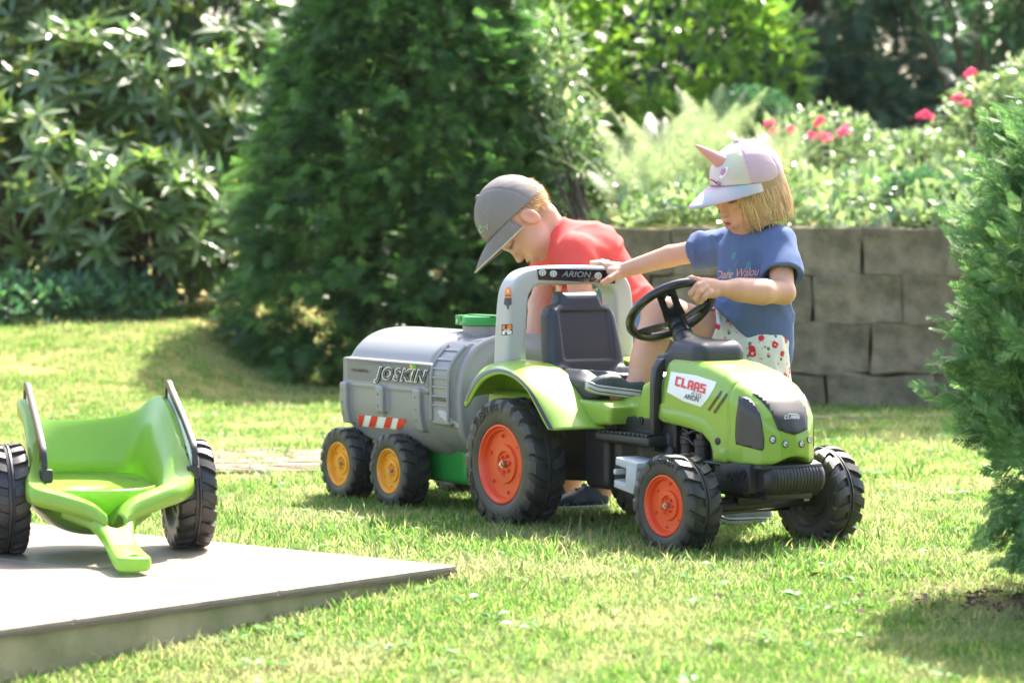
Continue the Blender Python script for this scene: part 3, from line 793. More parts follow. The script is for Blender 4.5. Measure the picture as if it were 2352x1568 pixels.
for k in range(7):
    V, F = [], []
    nb_ = 20 if k < 6 else 10
    for i in range(nb_):
        a = r.rand() * 2 * PI; p = r.randn(2) * .018; h = r.uniform(.010, .024) * (1.0 if k < 5 else 1.5); w = r.uniform(.0011, .0021); lean = r.uniform(.2, 1.5); q = r.rand() * 2 * PI
        s = np.array([math.cos(q + PI / 2), math.sin(q + PI / 2), 0]) * w; d = np.array([math.cos(q), math.sin(q), 0])
        n0 = len(V)
        for j in range(4):
            t = j / 3; c = np.array([p[0], p[1], -.004]) + d * h * lean * t * t * .8 + np.array([0, 0, h * (t - .25 * lean * t * t)]); ww = (1 - t ** 1.6) + .06
            V += [c - s * ww, c + s * ww]
            if j: F.append((n0 + 2 * j - 2, n0 + 2 * j - 1, n0 + 2 * j + 1, n0 + 2 * j))
    o = bpy.data.objects.new('tuft', fast_mesh('tuft', np.array(V), np.array(F), M['grass'])); tuft_col.objects.link(o)
def frustum(n, y0, y1, m=.25):
    Y = np.sqrt(r.rand(n) * (y1 ** 2 - y0 ** 2) + y0 ** 2); X = (r.rand(n) * 2 - 1) * (Y * .176 + m)
    return X, Y
XS, YS, SS = [], [], []
for n, y0, y1, s in ((52000, 5.15, 9.4, 1.0), (15000, 9.4, 13.4, 1.25), (5500, 13.4, 16.4, 1.5)):
    X, Y = frustum(n, y0, y1); S = s * r.uniform(.65, 1.35, n)
    if y0 > 13: k = X < .1; X, Y, S = X[k], Y[k], S[k]
    XS.append(X); YS.append(Y); SS.append(S)
# the strip of lawn above the bed
X = r.uniform(1.3, 4.2, 3500); Y = r.uniform(15.6, 18.4, 3500); XS.append(X); YS.append(Y); SS.append(np.full(3500, 1.5))
X, Y, S = map(np.concatenate, (XS, YS, SS))
bare = ((X - 1.5) / .55) ** 2 + ((Y - 6.55) / .35) ** 2 < 1
keep = ~in_plat(X, Y, .004) & ~(in_path(X, Y) & (r.rand(len(X)) < .70)) & ~(bare & (r.rand(len(X)) < .85)) & ~((Y > WALL_Y - .13) & (Y < WALL_Y + .2) & (X > .2))
# thin and thick places
thin = np.sin(X * 3.1 + 1) * np.sin(Y * 2.7) + .6 * np.sin(X * 7.7 - Y * 5.2)
keep &= r.rand(len(X)) < np.clip(.82 + .22 * thin, .35, 1)
X, Y, S = X[keep], Y[keep], S[keep]; n = len(X)
# longer blades left round the wheels and along the platform
a = (X - PA[0]) * PE1[0] + (Y - PA[1]) * PE1[1]; edge_ = (np.abs(a) < .10) & (Y < 7.1); S = np.where(edge_, S * 1.25, S)
S = np.where((X > -.7) & (X < 1.4) & (Y > 7.0) & (Y < 8.4), S * 1.45, S)
b2 = np.abs((X - PA[0]) * PE1[0] + (Y - PA[1]) * PE1[1])
me = bpy.data.meshes.new('lawn_points'); me.vertices.add(n); me.vertices.foreach_set('co', np.stack([X, Y, terrain(X, Y)], 1).astype(np.float32).ravel())
at1 = me.attributes.new('rot', 'FLOAT_VECTOR', 'POINT'); at1.data.foreach_set('vector', np.stack([r.randn(n) * .12, r.randn(n) * .12, r.rand(n) * 6.283], 1).astype(np.float32).ravel())
at2 = me.attributes.new('sc', 'FLOAT', 'POINT'); at2.data.foreach_set('value', S.astype(np.float32))
at3 = me.attributes.new('pick', 'INT', 'POINT'); at3.data.foreach_set('value', r.choice(7, n, p=[.18, .18, .18, .18, .16, .06, .06]).astype(np.int32))
lawn = tag(obj('lawn_grass', me), 'short sunlit lawn grass with dry straw patches', 'grass', kind='stuff')
ng = bpy.data.node_groups.new('lawn', 'GeometryNodeTree')
ng.interface.new_socket('Geometry', in_out='INPUT', socket_type='NodeSocketGeometry'); ng.interface.new_socket('Geometry', in_out='OUTPUT', socket_type='NodeSocketGeometry')
gi_ = ng.nodes.new('NodeGroupInput'); go_ = ng.nodes.new('NodeGroupOutput'); ip = ng.nodes.new('GeometryNodeInstanceOnPoints'); ci = ng.nodes.new('GeometryNodeCollectionInfo')
ci.inputs['Collection'].default_value = tuft_col; ci.inputs['Separate Children'].default_value = True; ci.inputs['Reset Children'].default_value = True
def named(nm, t):
    q = ng.nodes.new('GeometryNodeInputNamedAttribute'); q.data_type = t; q.inputs['Name'].default_value = nm; return q.outputs['Attribute']
ip.inputs['Pick Instance'].default_value = True
ng.links.new(gi_.outputs[0], ip.inputs['Points']); ng.links.new(ci.outputs[0], ip.inputs['Instance'])
ng.links.new(named('pick', 'INT'), ip.inputs['Instance Index']); ng.links.new(named('rot', 'FLOAT_VECTOR'), ip.inputs['Rotation']); ng.links.new(named('sc', 'FLOAT'), ip.inputs['Scale'])
ng.links.new(ip.outputs[0], go_.inputs[0])
md = lawn.modifiers.new('grass', 'NODES'); md.node_group = ng

# bark mulch under the thuja, a few fallen leaves
M['mulch'] = mat('brown bark chips', (.16, .08, .05), .9, island=((.20, .10, .06), (.13, .07, .045), (.28, .17, .11), (.10, .05, .035)))
n = 1500; X = 1.42 + r.randn(n) * .26; Y = 6.52 + r.randn(n) * .16
V, F = scatter(*quad_leaf(.45), np.stack([X, Y, terrain(X, Y) + .006 + .012 * r.rand(n)], 1), rots(np.stack([r.randn(n), r.randn(n), r.randn(n) * .3], 1), r.randn(n) * .6), r.uniform(.012, .034, n))
tag(obj('mulch', fast_mesh('mulch', V, F, M['mulch'])), 'brown bark mulch and dry needles under the thuja', 'mulch', kind='stuff')
M['dryleaf'] = mat('orange dry leaf', (.55, .22, .06), .7, transl=.3)
for x, y, lab in ((310, 1528, 'orange fallen leaf in the grass below the platform'), (170, 845, 'orange fallen leaf on the lawn behind the cart')):
    gz = 5.75 if y > 1000 else 12.4
    p = spot(x, y, gz); o = obj('fallen_leaf', fast_mesh('fallen_leaf', leaf_tpl(.7, 4, .15, .3)[0] * .045, leaf_tpl(.7, 4, .15, .3)[1], M['dryleaf'], True)); o.location = (p[0], p[1], float(terrain(p[0], p[1])) + .02); o.rotation_euler = (.3, -.25, 1.2 + x); tag(o, lab, 'leaf')

# clover and small broad-leaved weeds in the lawn
X, Y = frustum(420, 5.3, 12.5, .1); k = ~in_plat(X, Y, .03) & ~in_path(X, Y); X, Y = X[k], Y[k]; m_ = 7
P = np.repeat(np.stack([X, Y, terrain(X, Y) + .010], 1), m_, 0); a = r.rand(len(P)) * 2 * PI; P += np.stack([np.cos(a), np.sin(a), 0 * a], 1) * (r.rand(len(P)) * .02)[:, None] + np.stack([0 * a, 0 * a, r.rand(len(P)) * .012], 1)
V, F = scatter(*leaf_tpl(.6, 3, .25, .15), P, rots(np.stack([np.cos(a), np.sin(a), .35 + 0 * a], 1), r.randn(len(P)) * .3), r.uniform(.014, .030, len(P)))
M['weed'] = mat('clover leaf', (.10, .22, .06), .4, island=((.07, .17, .045), (.12, .25, .07), (.20, .32, .11)), transl=.35, spec=.2)
tag(obj('lawn_weeds', fast_mesh('lawn_weeds', V, F, M['weed'], True)), 'small clover and broad leaved weeds among the grass', 'weeds', kind='stuff')
# ------------------------------------------------------------------ wheels
def wheel_meshes(R, W, lugs):
    t = MB()
    prof = [(.0, -.18), (.50, -.18), (.575, -.36), (.62, -.47), (.70, -.505), (.82, -.50), (.885, -.475), (.925, -.40), (.935, -.2), (.935, -.085), (.985, -.075), (.99, -.03), (.955, -.018), (.955, .018), (.99, .03), (.985, .075), (.935, .085), (.935, .2), (.925, .40), (.885, .475), (.82, .50), (.70, .505), (.63, .48), (.60, .38), (.52, .30), (.44, .29), (.42, .34), (.36, .345), (.345, .29), (.24, .28), (.22, .36), (.10, .37), (.09, .36), (0, .36)]
    t.lathe([(r * R, y * W) for r, y in prof], 64)
    pitch = 2 * PI / lugs
    for s in (-1, 1):
        for i in range(lugs):
            th0 = pitch * (i + (.5 if s > 0 else 0))
            rings = []
            for y, rt, rb, ph, hw in ((.52, .85, .78, .42, .27), (.515, .93, .82, .40, .29), (.46, .985, .87, .32, .29), (.34, 1.0, .90, .15, .27), (.2, 1.0, .91, .02, .25), (.09, .99, .92, -.04, .23)):
                ring = []
                for r, q in ((rb, -hw - .06), (rt, -hw), (rt, hw), (rb, hw + .06)):
                    a = th0 + s * 0 + pitch * (ph + q)
                    ring.append((R * r * math.cos(a), s * y * W, R * r * math.sin(a)))
                rings.append(ring)
            t.loft(rings)
    tyre = t
    r = MB()
    rp = [(.0, -.22), (.615, -.22), (.615, -.43), (.60, -.475), (.575, -.48), (.555, -.44), (.54, -.40), (.525, -.40), (.51, -.33), (.50, -.29), (.42, -.275), (.30, -.275), (.285, -.33), (.20, -.335), (.18, -.28), (.08, -.27), (.0, -.27)]
    r.lathe([(a * R, y * W) for a, y in rp], 64)
    for k in range(6):
        a = k * PI / 3 + .3
        r.lathe([(0, -.36 * W), (.02 * R, -.36 * W), (.026 * R, -.33 * W), (.026 * R, -.25 * W)], 10, c=(.235 * R * math.cos(a) * .55, 0, .235 * R * math.sin(a) * .55))
        r.lathe([(0, -.345 * W), (.02 * R, -.345 * W), (.028 * R, -.30 * W), (.03 * R, -.25 * W)], 10, c=(.43 * R * math.cos(a + .5), 0, .43 * R * math.sin(a + .5)))
    b = MB()
    b.lathe([(0, -.47 * W), (.03 * R, -.47 * W), (.035 * R, -.42 * W), (.055 * R, -.42 * W), (.055 * R, -.26 * W), (0, -.26 * W)], 14)
    return tyre, r, b

_wm = {}
def wheel(kind, R, W, lugs, parent, loc, side, rimmat, turn=0, name='wheel', words=None, spin=0.0):
    """side -1: the coloured face looks to the near (right hand) side"""
    key = (kind,)
    if key not in _wm:
        t, r, b = wheel_meshes(R, W, lugs)
        ro = r.build('rim', M[rimmat], None, smooth=40); to = t.build('tyre', M['tyre'], None, smooth=38); bo = b.build('axle_bolt', M['steel'], None, smooth=40)
        _wm[key] = (ro.data, to.data, bo.data)
        for o in (ro, to, bo): bpy.data.objects.remove(o)
    rm, tm, bm_ = _wm[key]
    w = obj(name, rm, parent)
    w.location = loc
    w.rotation_euler = (0, spin, (0 if side < 0 else PI) + turn)
    obj('tyre', tm, w); obj('axle_bolt', bm_, w)
    if words:
        for s, r0, a0, size, in_ in words:
            mb = MB()
            V, F = text2d(s, size)
            for_x = V[:, 0]; ang = a0 - for_x / r0; rr = r0 + V[:, 1]
            P = np.stack([rr * np.cos(ang), np.full(len(V), -.508 * W - .0015), rr * np.sin(ang)], 1)
            # seen from the near side forward is to the right
            mb.add(P, F)
            o = mb.build('sidewall_lettering', M['tyre'], w)
            sd = o.modifiers.new('thick', 'SOLIDIFY'); sd.thickness = .003; sd.offset = 0
    return w

# ------------------------------------------------------------------ pedal tractor
TR_O = np.array([.205, 8.277, 0.0]); TR_RZ = -math.radians(57)
tractor = empty('pedal_tractor', TR_O, TR_RZ, 'green and black toy pedal tractor with orange rims and grey roll bar', 'pedal tractor')
tr_c, tr_s = math.cos(TR_RZ), math.sin(TR_RZ)
TRM = np.array([[tr_c, -tr_s, 0], [tr_s, tr_c, 0], [0, 0, 1]])
def to_local(P): return (np.asarray(P) - TR_O) @ TRM
def px_local(pts, depth=6.5):
    """start points and directions (tractor space) of the sight lines through given places"""
    W0 = np.array([spot(x, y, depth) for x, y in pts])
    return to_local(W0), (W0 - C0) @ TRM

def decal(name, poly, f, material, parent, off=.0015, cut=8, thick=0, mirror=False):
    """a flat print or thin plate that hugs the moulded surface f"""
    V2, F = subdivide_poly(poly, cut)
    P0, D = px_local(V2)
    P = march(f, P0, D, off); F = F[(np.abs(f(P) - off) < .004)[F].all(1)]
    if mirror: P = P * np.array([1, -1, 1]); F = F[:, ::-1]
    o = obj(name, fast_mesh(name, P, F, material, True), parent)
    if thick:
        sd = o.modifiers.new('thick', 'SOLIDIFY'); sd.thickness = thick; sd.offset = 1
    return o
def decal_text(name, V2, F, f, material, parent, off=.002):
    P0, D = px_local(V2)
    P = march(f, P0, D, off); F = F[(np.abs(f(P) - off) < .004)[F].all(1)]
    return obj(name, fast_mesh(name, P, F, material), parent)
def quadmap(V, w, h, q):
    """lay 2D lettering of size w x h on the four corners q (bl, br, tr, tl)"""
    a = (V[:, 0] / w)[:, None]; b = (V[:, 1] / h)[:, None]; q = np.array(q, float)
    return q[0] * (1 - a) * (1 - b) + q[1] * a * (1 - b) + q[2] * a * b + q[3] * (1 - a) * b

# --- wheels
RW, FW = .182, .130
rear_words = [('TUBELESS', .146, 2.55, .030, 0), ('9/65-24', .146, -1.0 + .25, .028, 0), ('TRAC', .146, -2.35, .028, 0)]
wheel('rear', RW, .105, 20, tractor, (0, -.235, RW), -1, 'orange', words=rear_words, spin=.1)
wheel('rear', RW, .105, 20, tractor, (0, .235, RW), 1, 'orange')
front_words = [('TRACTION', .106, 2.5, .02, 0), ('4.5-9', .106, -.9, .02, 0)]
wheel('front', FW, .095, 18, tractor, (.752, -.232, FW), -1, 'orange', words=front_words, spin=.4, turn=.04)
wheel('front', FW, .095, 18, tractor, (.752, .232, FW), 1, 'orange', turn=.04)
mb = MB(); mb.lathe([(.012, .16), (.027, .16), (.027, .176), (.012, .176)], 24)
mb.v = [(x + .752, y, z + FW) for x, y, z in mb.v]
mb.build('axle_washer', M['white'], tractor, smooth=30)
for a_ in ((.752, FW), (0, RW)):
    mb = MB(); mb.tube([(a_[0], -.2, a_[1]), (a_[0], .2, a_[1])], .012); mb.build('axle', M['black'], tractor, smooth=40)

# --- hood
hood_side = [(.50, .33), (.525, .324), (.60, .319), (.66, .313), (.705, .303), (.735, .283), (.746, .262), (.748, .236), (.81, .236), (.90, .232), (.945, .24), (.953, .28), (.945, .32), (.925, .36), (.89, .397), (.84, .432), (.77, .462), (.69, .481), (.60, .491), (.52, .493), (.50, .492)]
hood_plan = [(.50, -.117), (.60, -.119), (.72, -.119), (.80, -.117), (.86, -.108), (.91, -.085), (.94, -.045), (.948, 0), (.94, .045), (.91, .085), (.86, .108), (.80, .117), (.72, .119), (.60, .119), (.50, .117)]
def hood_f(P):
    u, v, w = P[:, 0], P[:, 1], P[:, 2]
    d1 = sdpoly(u, w, hood_side)
    d2 = sdpoly(u, v, hood_plan)
    d = smax(d1, d2, .010 + .045 * np.clip((w - .30) / .10, 0, 1))
    # top narrows upwards
    d = smax(d, (np.abs(v) - .122 + np.maximum(w - .40, 0) * .35) * .95, .02)
    # raised flange along the lower edge and behind the nose seam
    low = np.clip((d1 + .034) / .006, 0, 1) * (w < .37) * (u < .80) * (u > .5)
    d = d - .0035 * low
    # seam line behind the nose
    d = d + .003 * np.exp(-((u - .812) / .0028) ** 2)
    # notch under the front
    d = smax(d, -(np.sqrt((v / .055) ** 2 + ((w - .225) / .03) ** 2) - 1) * .03 * np.where(u > .86, 1, 1) - np.where(u > .84, 0, 1) * .2, .006)
    # moulded rim round the grille
    return d
hood = obj('hood', sdf_mesh('hood', hood_f, (.48, -.14, .20), (.98, .14, .52), .0036, M['green']), tractor)
side_panel = [(1697, 909), (1712, 911), (1724, 917), (1736, 930), (1746, 950), (1752, 980), (1756, 1012), (1755, 1030), (1750, 1035), (1690, 1020), (1688, 1000), (1690, 960)]
decal('side_grille', side_panel, hood_f, M['darkpanel'], hood, .001, thick=.002)
decal('side_grille', side_panel, hood_f, M['darkpanel'], hood, .001, thick=.002, mirror=True)
grille = [(1729, 903), (1760, 902), (1790, 902), (1815, 903), (1835, 915), (1850, 932), (1855, 955), (1855, 985), (1840, 993), (1825, 998), (1806, 993), (1787, 986), (1779, 965), (1771, 945), (1752, 922)]
decal('front_grille', grille, hood_f, M['black'], hood, .002, thick=.004)
# headlights
for x, y, r in ((1775, 1009, 9), (1804.5, 1019, 8.5), (1842, 1019, 8), (1860, 1009, 7)):
    ring = [(x + r * math.cos(a) * .85, y + r * 1.08 * math.sin(a)) for a in np.linspace(0, 2 * PI, 20, endpoint=False)]
    hl = decal('headlight', ring, hood_f, M['gloss'], hood, .001, cut=20, thick=.002)
    inner = [(x + r * .72 * math.cos(a) * .85, y + r * .78 * math.sin(a)) for a in np.linspace(0, 2 * PI, 16, endpoint=False)]
    decal('lens', inner, hood_f, M['silverprint'], hl, .0042, cut=20)
    for k in range(3):
        a = k * 2.1 + .6
        dot = [(x + r * .35 * math.cos(a) + r * .2 * math.cos(q), y + r * .35 * math.sin(a) + r * .2 * math.sin(q)) for q in np.linspace(0, 2 * PI, 8, endpoint=False)]
        decal('reflector', dot, hood_f, M['white'] if k else M['ink'], hl, .0048, cut=20)
# name plate on the side
plate = [(1541, 853), (1600, 862), (1646, 877), (1641, 890), (1624, 918), (1610, 934), (1570, 921), (1532, 900)]
decal('name_plate', plate, hood_f, M['white'], hood, .0012)
def block_letters(word):
    """squared stencil capitals, each 5 wide and 7 high"""
    g = {'C': [(0, .6, 1.7, 7), (1.5, 5.4, 4.8, 7), (1.7, 0, 4.8, 1.6), (.6, 0, 2, .8)],
         'L': [(0, 0, 1.7, 7), (2.0, 0, 4.6, 1.6)],
         'A': [(0, 0, 1.6, 6.2), (.7, 5.4, 4.2, 7), (3.3, 0, 4.9, 6.3), (1.6, 2.1, 3.3, 3.5)],
         'S': [(0, 3.3, 1.6, 7), (1.6, 5.5, 4.9, 7), (0, 2.9, 4.9, 4.2), (3.3, 0, 4.9, 3.4), (0, 0, 4.0, 1.5)]}
    V, F, x = [], [], 0
    for ch in word:
        for a, b, c, d in g[ch]:
            n = len(V); V += [(x + a, b), (x + c, b), (x + c, d), (x + a, d)]; F += [(n, n + 1, n + 2), (n, n + 2, n + 3)]
        x += 5.7
    return np.array(V, float), np.array(F), x - .8, 7.0
V, F, w_, h_ = block_letters('CLAAS')
decal_text('lettering', quadmap(V, w_, h_, [(1549, 885), (1618, 904), (1622, 883), (1553, 863)]), F, hood_f, M['red'], hood, .003)
V, F = text2d('430', 1); V = quadmap(V, V[:, 0].max(), .7, [(1585, 908), (1609, 915), (1611, 904), (1588, 897)])
decal_text('lettering', V, F, hood_f, M['greyink'], hood, .003)
V, F = text2d('ARION', 1, offset=.01); V = quadmap(V, V[:, 0].max(), .7, [(1570, 914), (1603, 923), (1606, 912), (1573, 903)])
decal_text('lettering', V, F, hood_f, M['ink'], hood, .003)
V, F, w_, h_ = block_letters('CLAAS')
decal_text('lettering', quadmap(V, w_, h_, [(1801, 962), (1836, 961), (1837, 953), (1803, 953)]), F, hood_f, M['silverprint'], hood, .0075)
decal('lettering_bar', [(1811, 949.5), (1833, 949.5), (1833, 951), (1811, 951)], hood_f, M['silverprint'], hood, .0075, cut=30)
for dx in (0, 13):
    decal('vent_slot', [(1625 + dx, 940 + dx * .45), (1629 + dx, 944 + dx * .45), (1656 + dx, 905 + dx * .45), (1658 + dx, 896 + dx * .45), (1654 + dx, 898 + dx * .45)], hood_f, M['gloss'], hood, .0012)
decal('bolt_cap', [(1648 + 6.5 * math.cos(a), 1013 + 8.5 * math.sin(a)) for a in np.linspace(0, 2 * PI, 16, endpoint=False)], hood_f, M['black'], hood, .001, thick=.004)
decal('screw', [(1527 + 2.2 * math.cos(a), 959 + 2.5 * math.sin(a)) for a in np.linspace(0, 2 * PI, 8, endpoint=False)], hood_f, M['steel'], hood, .001, cut=20, thick=.001)
# black frame strap behind the hood
mb = MB(); rings = []
for w, dv in ((.245, .123), (.33, .126), (.42, .124), (.462, .116), (.485, .098), (.497, .07)):
    rings.append([(.487 - (.02 if w > .4 else 0) * (w - .4) * 5, -dv - .004, w), (.507, -dv - .004, w), (.507, -dv + .022, w - .004), (.487, -dv + .022, w - .004)])
mb.loft(rings)
n0 = len(mb.v); mb2 = [(x, -y, z) for x, y, z in mb.v]; mb.add(mb2, [q[::-1] for q in mb.f[:]])
mb.build('hood_frame', M['black'], tractor, smooth=40, bevel=.003)

# --- steering: cover, column, wheel
SC = np.array([.405, 0, .612]); SA = math.radians(40)
st_t = np.array([math.cos(SA), 0, math.sin(SA)]); st_n = np.array([-math.sin(SA), 0, math.cos(SA)])
def cover_f(P):
    d = smin(smax(rbox(P, (.565, 0, .493), (.15, .165, .09), .035), .47 - P[:, 2], .01), cap((.50, 0, .50), (.455, 0, .548), .036, .026)(P), .04)
    d = smin(d, rbox(P, (.487, 0, .47), (.05, .19, .06), .015), .02)
    return smax(d, .452 - P[:, 2], .006)
cover = obj('dashboard_cover', sdf_mesh('dashboard_cover', cover_f, (.40, -.13, .43), (.66, .13, .60), .0034, M['seat']), tractor)
mb = MB(); mb.tube([(.475, 0, .525), tuple(SC - st_n * .05)], [.024, .021], 18)
mb.tube([tuple(SC - st_n * .085), tuple(SC - st_n * .052)], [.027, .026], 18); mb.build('steering_column', M['gloss'], tractor, smooth=40)
mb = MB(); RS = .117
mb.tube([SC + RS * (math.cos(a) * st_t + math.sin(a) * np.array([0, 1, 0])) for a in np.linspace(0, 2 * PI, 49)], .0125, 12, caps=False)
swl = mb.build('steering_wheel', M['gloss'], tractor, smooth=60)
mb = MB(); mb.tube([tuple(SC - st_n * .062), tuple(SC - st_n * .03), tuple(SC - st_n * .022)], [.026, .028, .02], 18); mb.build('hub', M['gloss'], swl, smooth=40)
for a, wd in ((-.67, .036), (-.67 + 2.09, .03), (-.67 + 4.19, .03)):
    d = math.cos(a) * st_t + math.sin(a) * np.array([0, 1, 0]); e = np.cross(st_n, d)
    mb = MB(); th = .004
    def sec(r, hw, dn): return [SC + d * r + e * hw - st_n * (dn - th), SC + d * r - e * hw - st_n * (dn - th), SC + d * r - e * hw - st_n * (dn + th), SC + d * r + e * hw - st_n * (dn + th)]
    if wd > .033:      # wide spoke with an oblong hole
        for sgn in (-1, 1):
            def se2(r, h0, h1, dn): return [SC + d * r + e * h0 * sgn - st_n * (dn - th), SC + d * r + e * h1 * sgn - st_n * (dn - th), SC + d * r + e * h1 * sgn - st_n * (dn + th), SC + d * r + e * h0 * sgn - st_n * (dn + th)]
            mb.loft([se2(.015, .0, .03, .036), se2(.045, .0, .027, .02), se2(.05, .008, .027, .018), se2(.08, .008, .027, .006), se2(.086, .0, .027, .004), se2(.112, 0, .027, 0)])
    else:
        mb.loft([sec(.015, .022, .04), sec(.05, .018, .02), sec(.09, .02, .004), sec(.113, .026, 0)])
    mb.build('spoke', M['gloss'], swl, smooth=40, bevel=.0015)

# --- roll bar
_half = bez([(.218, .44), (.215, .56), (.210, .63), (.202, .664), (.184, .692), (.156, .711), (.11, .721), (.04, .724)], 22)
bar_outer = [(-a, b) for a, b in _half] + [(a, b) for a, b in _half[::-1]]
_half = bez([(.150, .40), (.149, .55), (.146, .625), (.138, .650), (.120, .666), (.09, .671)], 16)
bar_inner = [(-a, b) for a, b in _half] + [(a, b) for a, b in _half[::-1]]
def bar_f(P):
    u, v, w = P[:, 0], P[:, 1], P[:, 2]
    lean = (w - .45) * .10
    outer = bar_outer
    inner = bar_inner
    dfr = smax(sdpoly(v, w, outer), -sdpoly(v, w, inner), .012)
    return smax(dfr, np.abs(u + .105 - lean * .3) - .036, .014)
bar = obj('roll_bar', sdf_mesh('roll_bar', bar_f, (-.17, -.25, .42), (-.03, .25, .74), .004, M['grey']), tractor)
decal('label_strip', [(1233, 617), (1300, 618), (1390, 620), (1413, 628), (1413, 652), (1370, 649), (1300, 645), (1237, 643)], bar_f, M['gloss'], bar, .0012)
V, F = text2d('ARION', 1, offset=.012); V = quadmap(V, V[:, 0].max(), .7, [(1290, 635), (1355, 637), (1358, 624), (1295, 622)])
decal_text('lettering', V, F, bar_f, M['greyink'], bar, .0025)
for x, y in ((1246, 626), (1271, 628.5), (1374, 633)):
    lp = decal('lamp_print', [(x + 8.5 * math.cos(a), y + 7.8 * math.sin(a)) for a in np.linspace(0, 2 * PI, 18, endpoint=False)], bar_f, M['silverprint'], bar, .0025, cut=20)
    decal('lamp_core', [(x + 4.5 * math.cos(a), y + 1 + 4 * math.sin(a)) for a in np.linspace(0, 2 * PI, 10, endpoint=False)], bar_f, M['greyink'], lp, .003, cut=20)
    decal('lamp_core', [(x + 1.8 * math.cos(a), y + 1 + 2.6 * math.sin(a)) for a in np.linspace(0, 2 * PI, 10, endpoint=False)], bar_f, M['white'], lp, .0035, cut=20)
# printed beacon and tail lamp
dc = lambda n, p, m, o=.0015: decal(n, p, bar_f, M[m], bar, o, cut=12)
dc('beacon_print', [(1159, 686), (1159, 668), (1164, 659), (1170, 659), (1174, 668), (1174, 686)], 'amber')
dc('beacon_print', [(1157, 699), (1159, 684), (1175, 684), (1175, 699), (1169, 702), (1168, 710), (1165, 710), (1163, 702)], 'darkpanel', .002)
dc('beacon_print', [(1160, 680), (1160, 677), (1174, 677), (1174, 680)], 'darkpanel', .002)
dc('beacon_print', [(1163, 672), (1165, 664), (1168, 664), (1169, 672)], 'printyellow', .002)
dc('lamp_print', [(1152, 745), (1177, 744), (1177, 768), (1152, 770)], 'ink')
dc('lamp_print', [(1154, 747), (1175, 746), (1175, 756), (1154, 757)], 'amber', .002)
dc('lamp_print', [(1154, 760), (1175, 759), (1175, 767), (1154, 768)], 'white', .002)
dc('lamp_print', [(1157, 760), (1160, 756), (1169, 755), (1173, 759), (1169, 763), (1160, 764)], 'silverprint', .0025)

# --- seat
def seat_f(P):
    u, v, w = P[:, 0], P[:, 1], P[:, 2]
    back = [(-.128, .40), (-.122, .50), (-.112, .585), (-.10, .607), (-.072, .618), (-.066, .636), (-.058, .65), (.058, .65), (.066, .636), (.072, .618), (.10, .607), (.112, .585), (.122, .50), (.128, .40)]
    ub = -.005 - (w - .43) * .22
    db = smax(sdpoly(v, w, back), np.abs(u - ub) - .034, .022)
    pad = smax(smax(np.abs(v) - .083, np.abs(w - .53) - .067, .012), np.abs(u - ub - .04) - .013, .002)   # recessed pad
    db = smax(db, -pad, .006)
    hump = .395 + .028 * np.exp(-((np.abs(v) - .10) / .035) ** 2) + .02 * np.clip((u - .12) / .1, 0, 1) * (np.abs(v) < .09) - .03 * np.clip((u - .14) / .09, 0, 1) * np.exp(-((np.abs(v) - .105) / .03) ** 2)
    dc_ = smax(smax(np.abs(v) - .148, np.abs(u - .105) - .135, .05), smax(w - hump - .02, .36 - w, .012), .016)
    return smin(db, dc_, .02)
seat = obj('seat', sdf_mesh('seat', seat_f, (-.13, -.17, .34), (.27, .17, .67), .0038, M['seat']), tractor)

# --- green rear body under the seat, black chassis
def body_f(P):
    u, v, w = P[:, 0], P[:, 1], P[:, 2]
    d = smax(sdpoly(u, w, [(-.26, .30), (.27, .30), (.335, .305), (.345, .352), (.30, .366), (-.24, .375)]), np.abs(v) - .168 + np.clip(u - .2, 0, 1) * .1, .014)
    d = smin(d, smax(sdpoly(u, w, [(.2, .27), (.52, .27), (.52, .40), (.40, .385), (.2, .37)]), np.abs(v - .03) - .10, .02) , .02)
    d2 = smax(sdpoly(u, w, [(.36, .30), (.52, .30), (.52, .43), (.47, .44), (.40, .415)]), np.abs(v) - .095, .02)
    return smin(d, d2, .015)
obj('rear_body', sdf_mesh('rear_body', body_f, (-.29, -.19, .25), (.54, .19, .46), .004, M['green']), tractor)
def chassis_f(P):
    u, v, w = P[:, 0], P[:, 1], P[:, 2]
    side = [(-.24, .17), (-.16, .12), (.10, .135), (.30, .142), (.55, .135), (.70, .15), (.85, .15), (.87, .20), (.86, .23), (.80, .245), (.78, .31), (.53, .335), (.30, .325), (.27, .33), (-.20, .33)]
    d = smax(sdpoly(u, w, side), np.abs(v) - .098, .012)
    # column under the front end of the mudguard
    d = smin(d, smax(smax(np.abs(u - .235) - .055, np.abs(w - .225) - .10, .02), np.abs(v) - .128, .02), .012)
    # recessed engine bay
    d = smax(d, -smax(smax(np.abs(u - .645) - .085, np.abs(w - .265) - .06, .01), .075 - np.abs(v), .004), .006)
    # recessed side panels
    for cu, cw, hu, hw in ((.34, .235, .035, .02), (.34, .185, .035, .02), (.45, .215, .05, .04)):
        d = smax(d, -smax(smax(np.abs(u - cu) - hu, np.abs(w - cw) - hw, .008), .094 - np.abs(v), .002), .003)
    # step boards
    d = smin(d, smax(smax(np.abs(u - .405) - .125, np.abs(w - .272) - .014, .008), np.abs(v) - .165, .012), .008)
    return d
obj('chassis', sdf_mesh('chassis', chassis_f, (-.27, -.19, .10), (.93, .19, .45), .0042, M['black']), tractor)
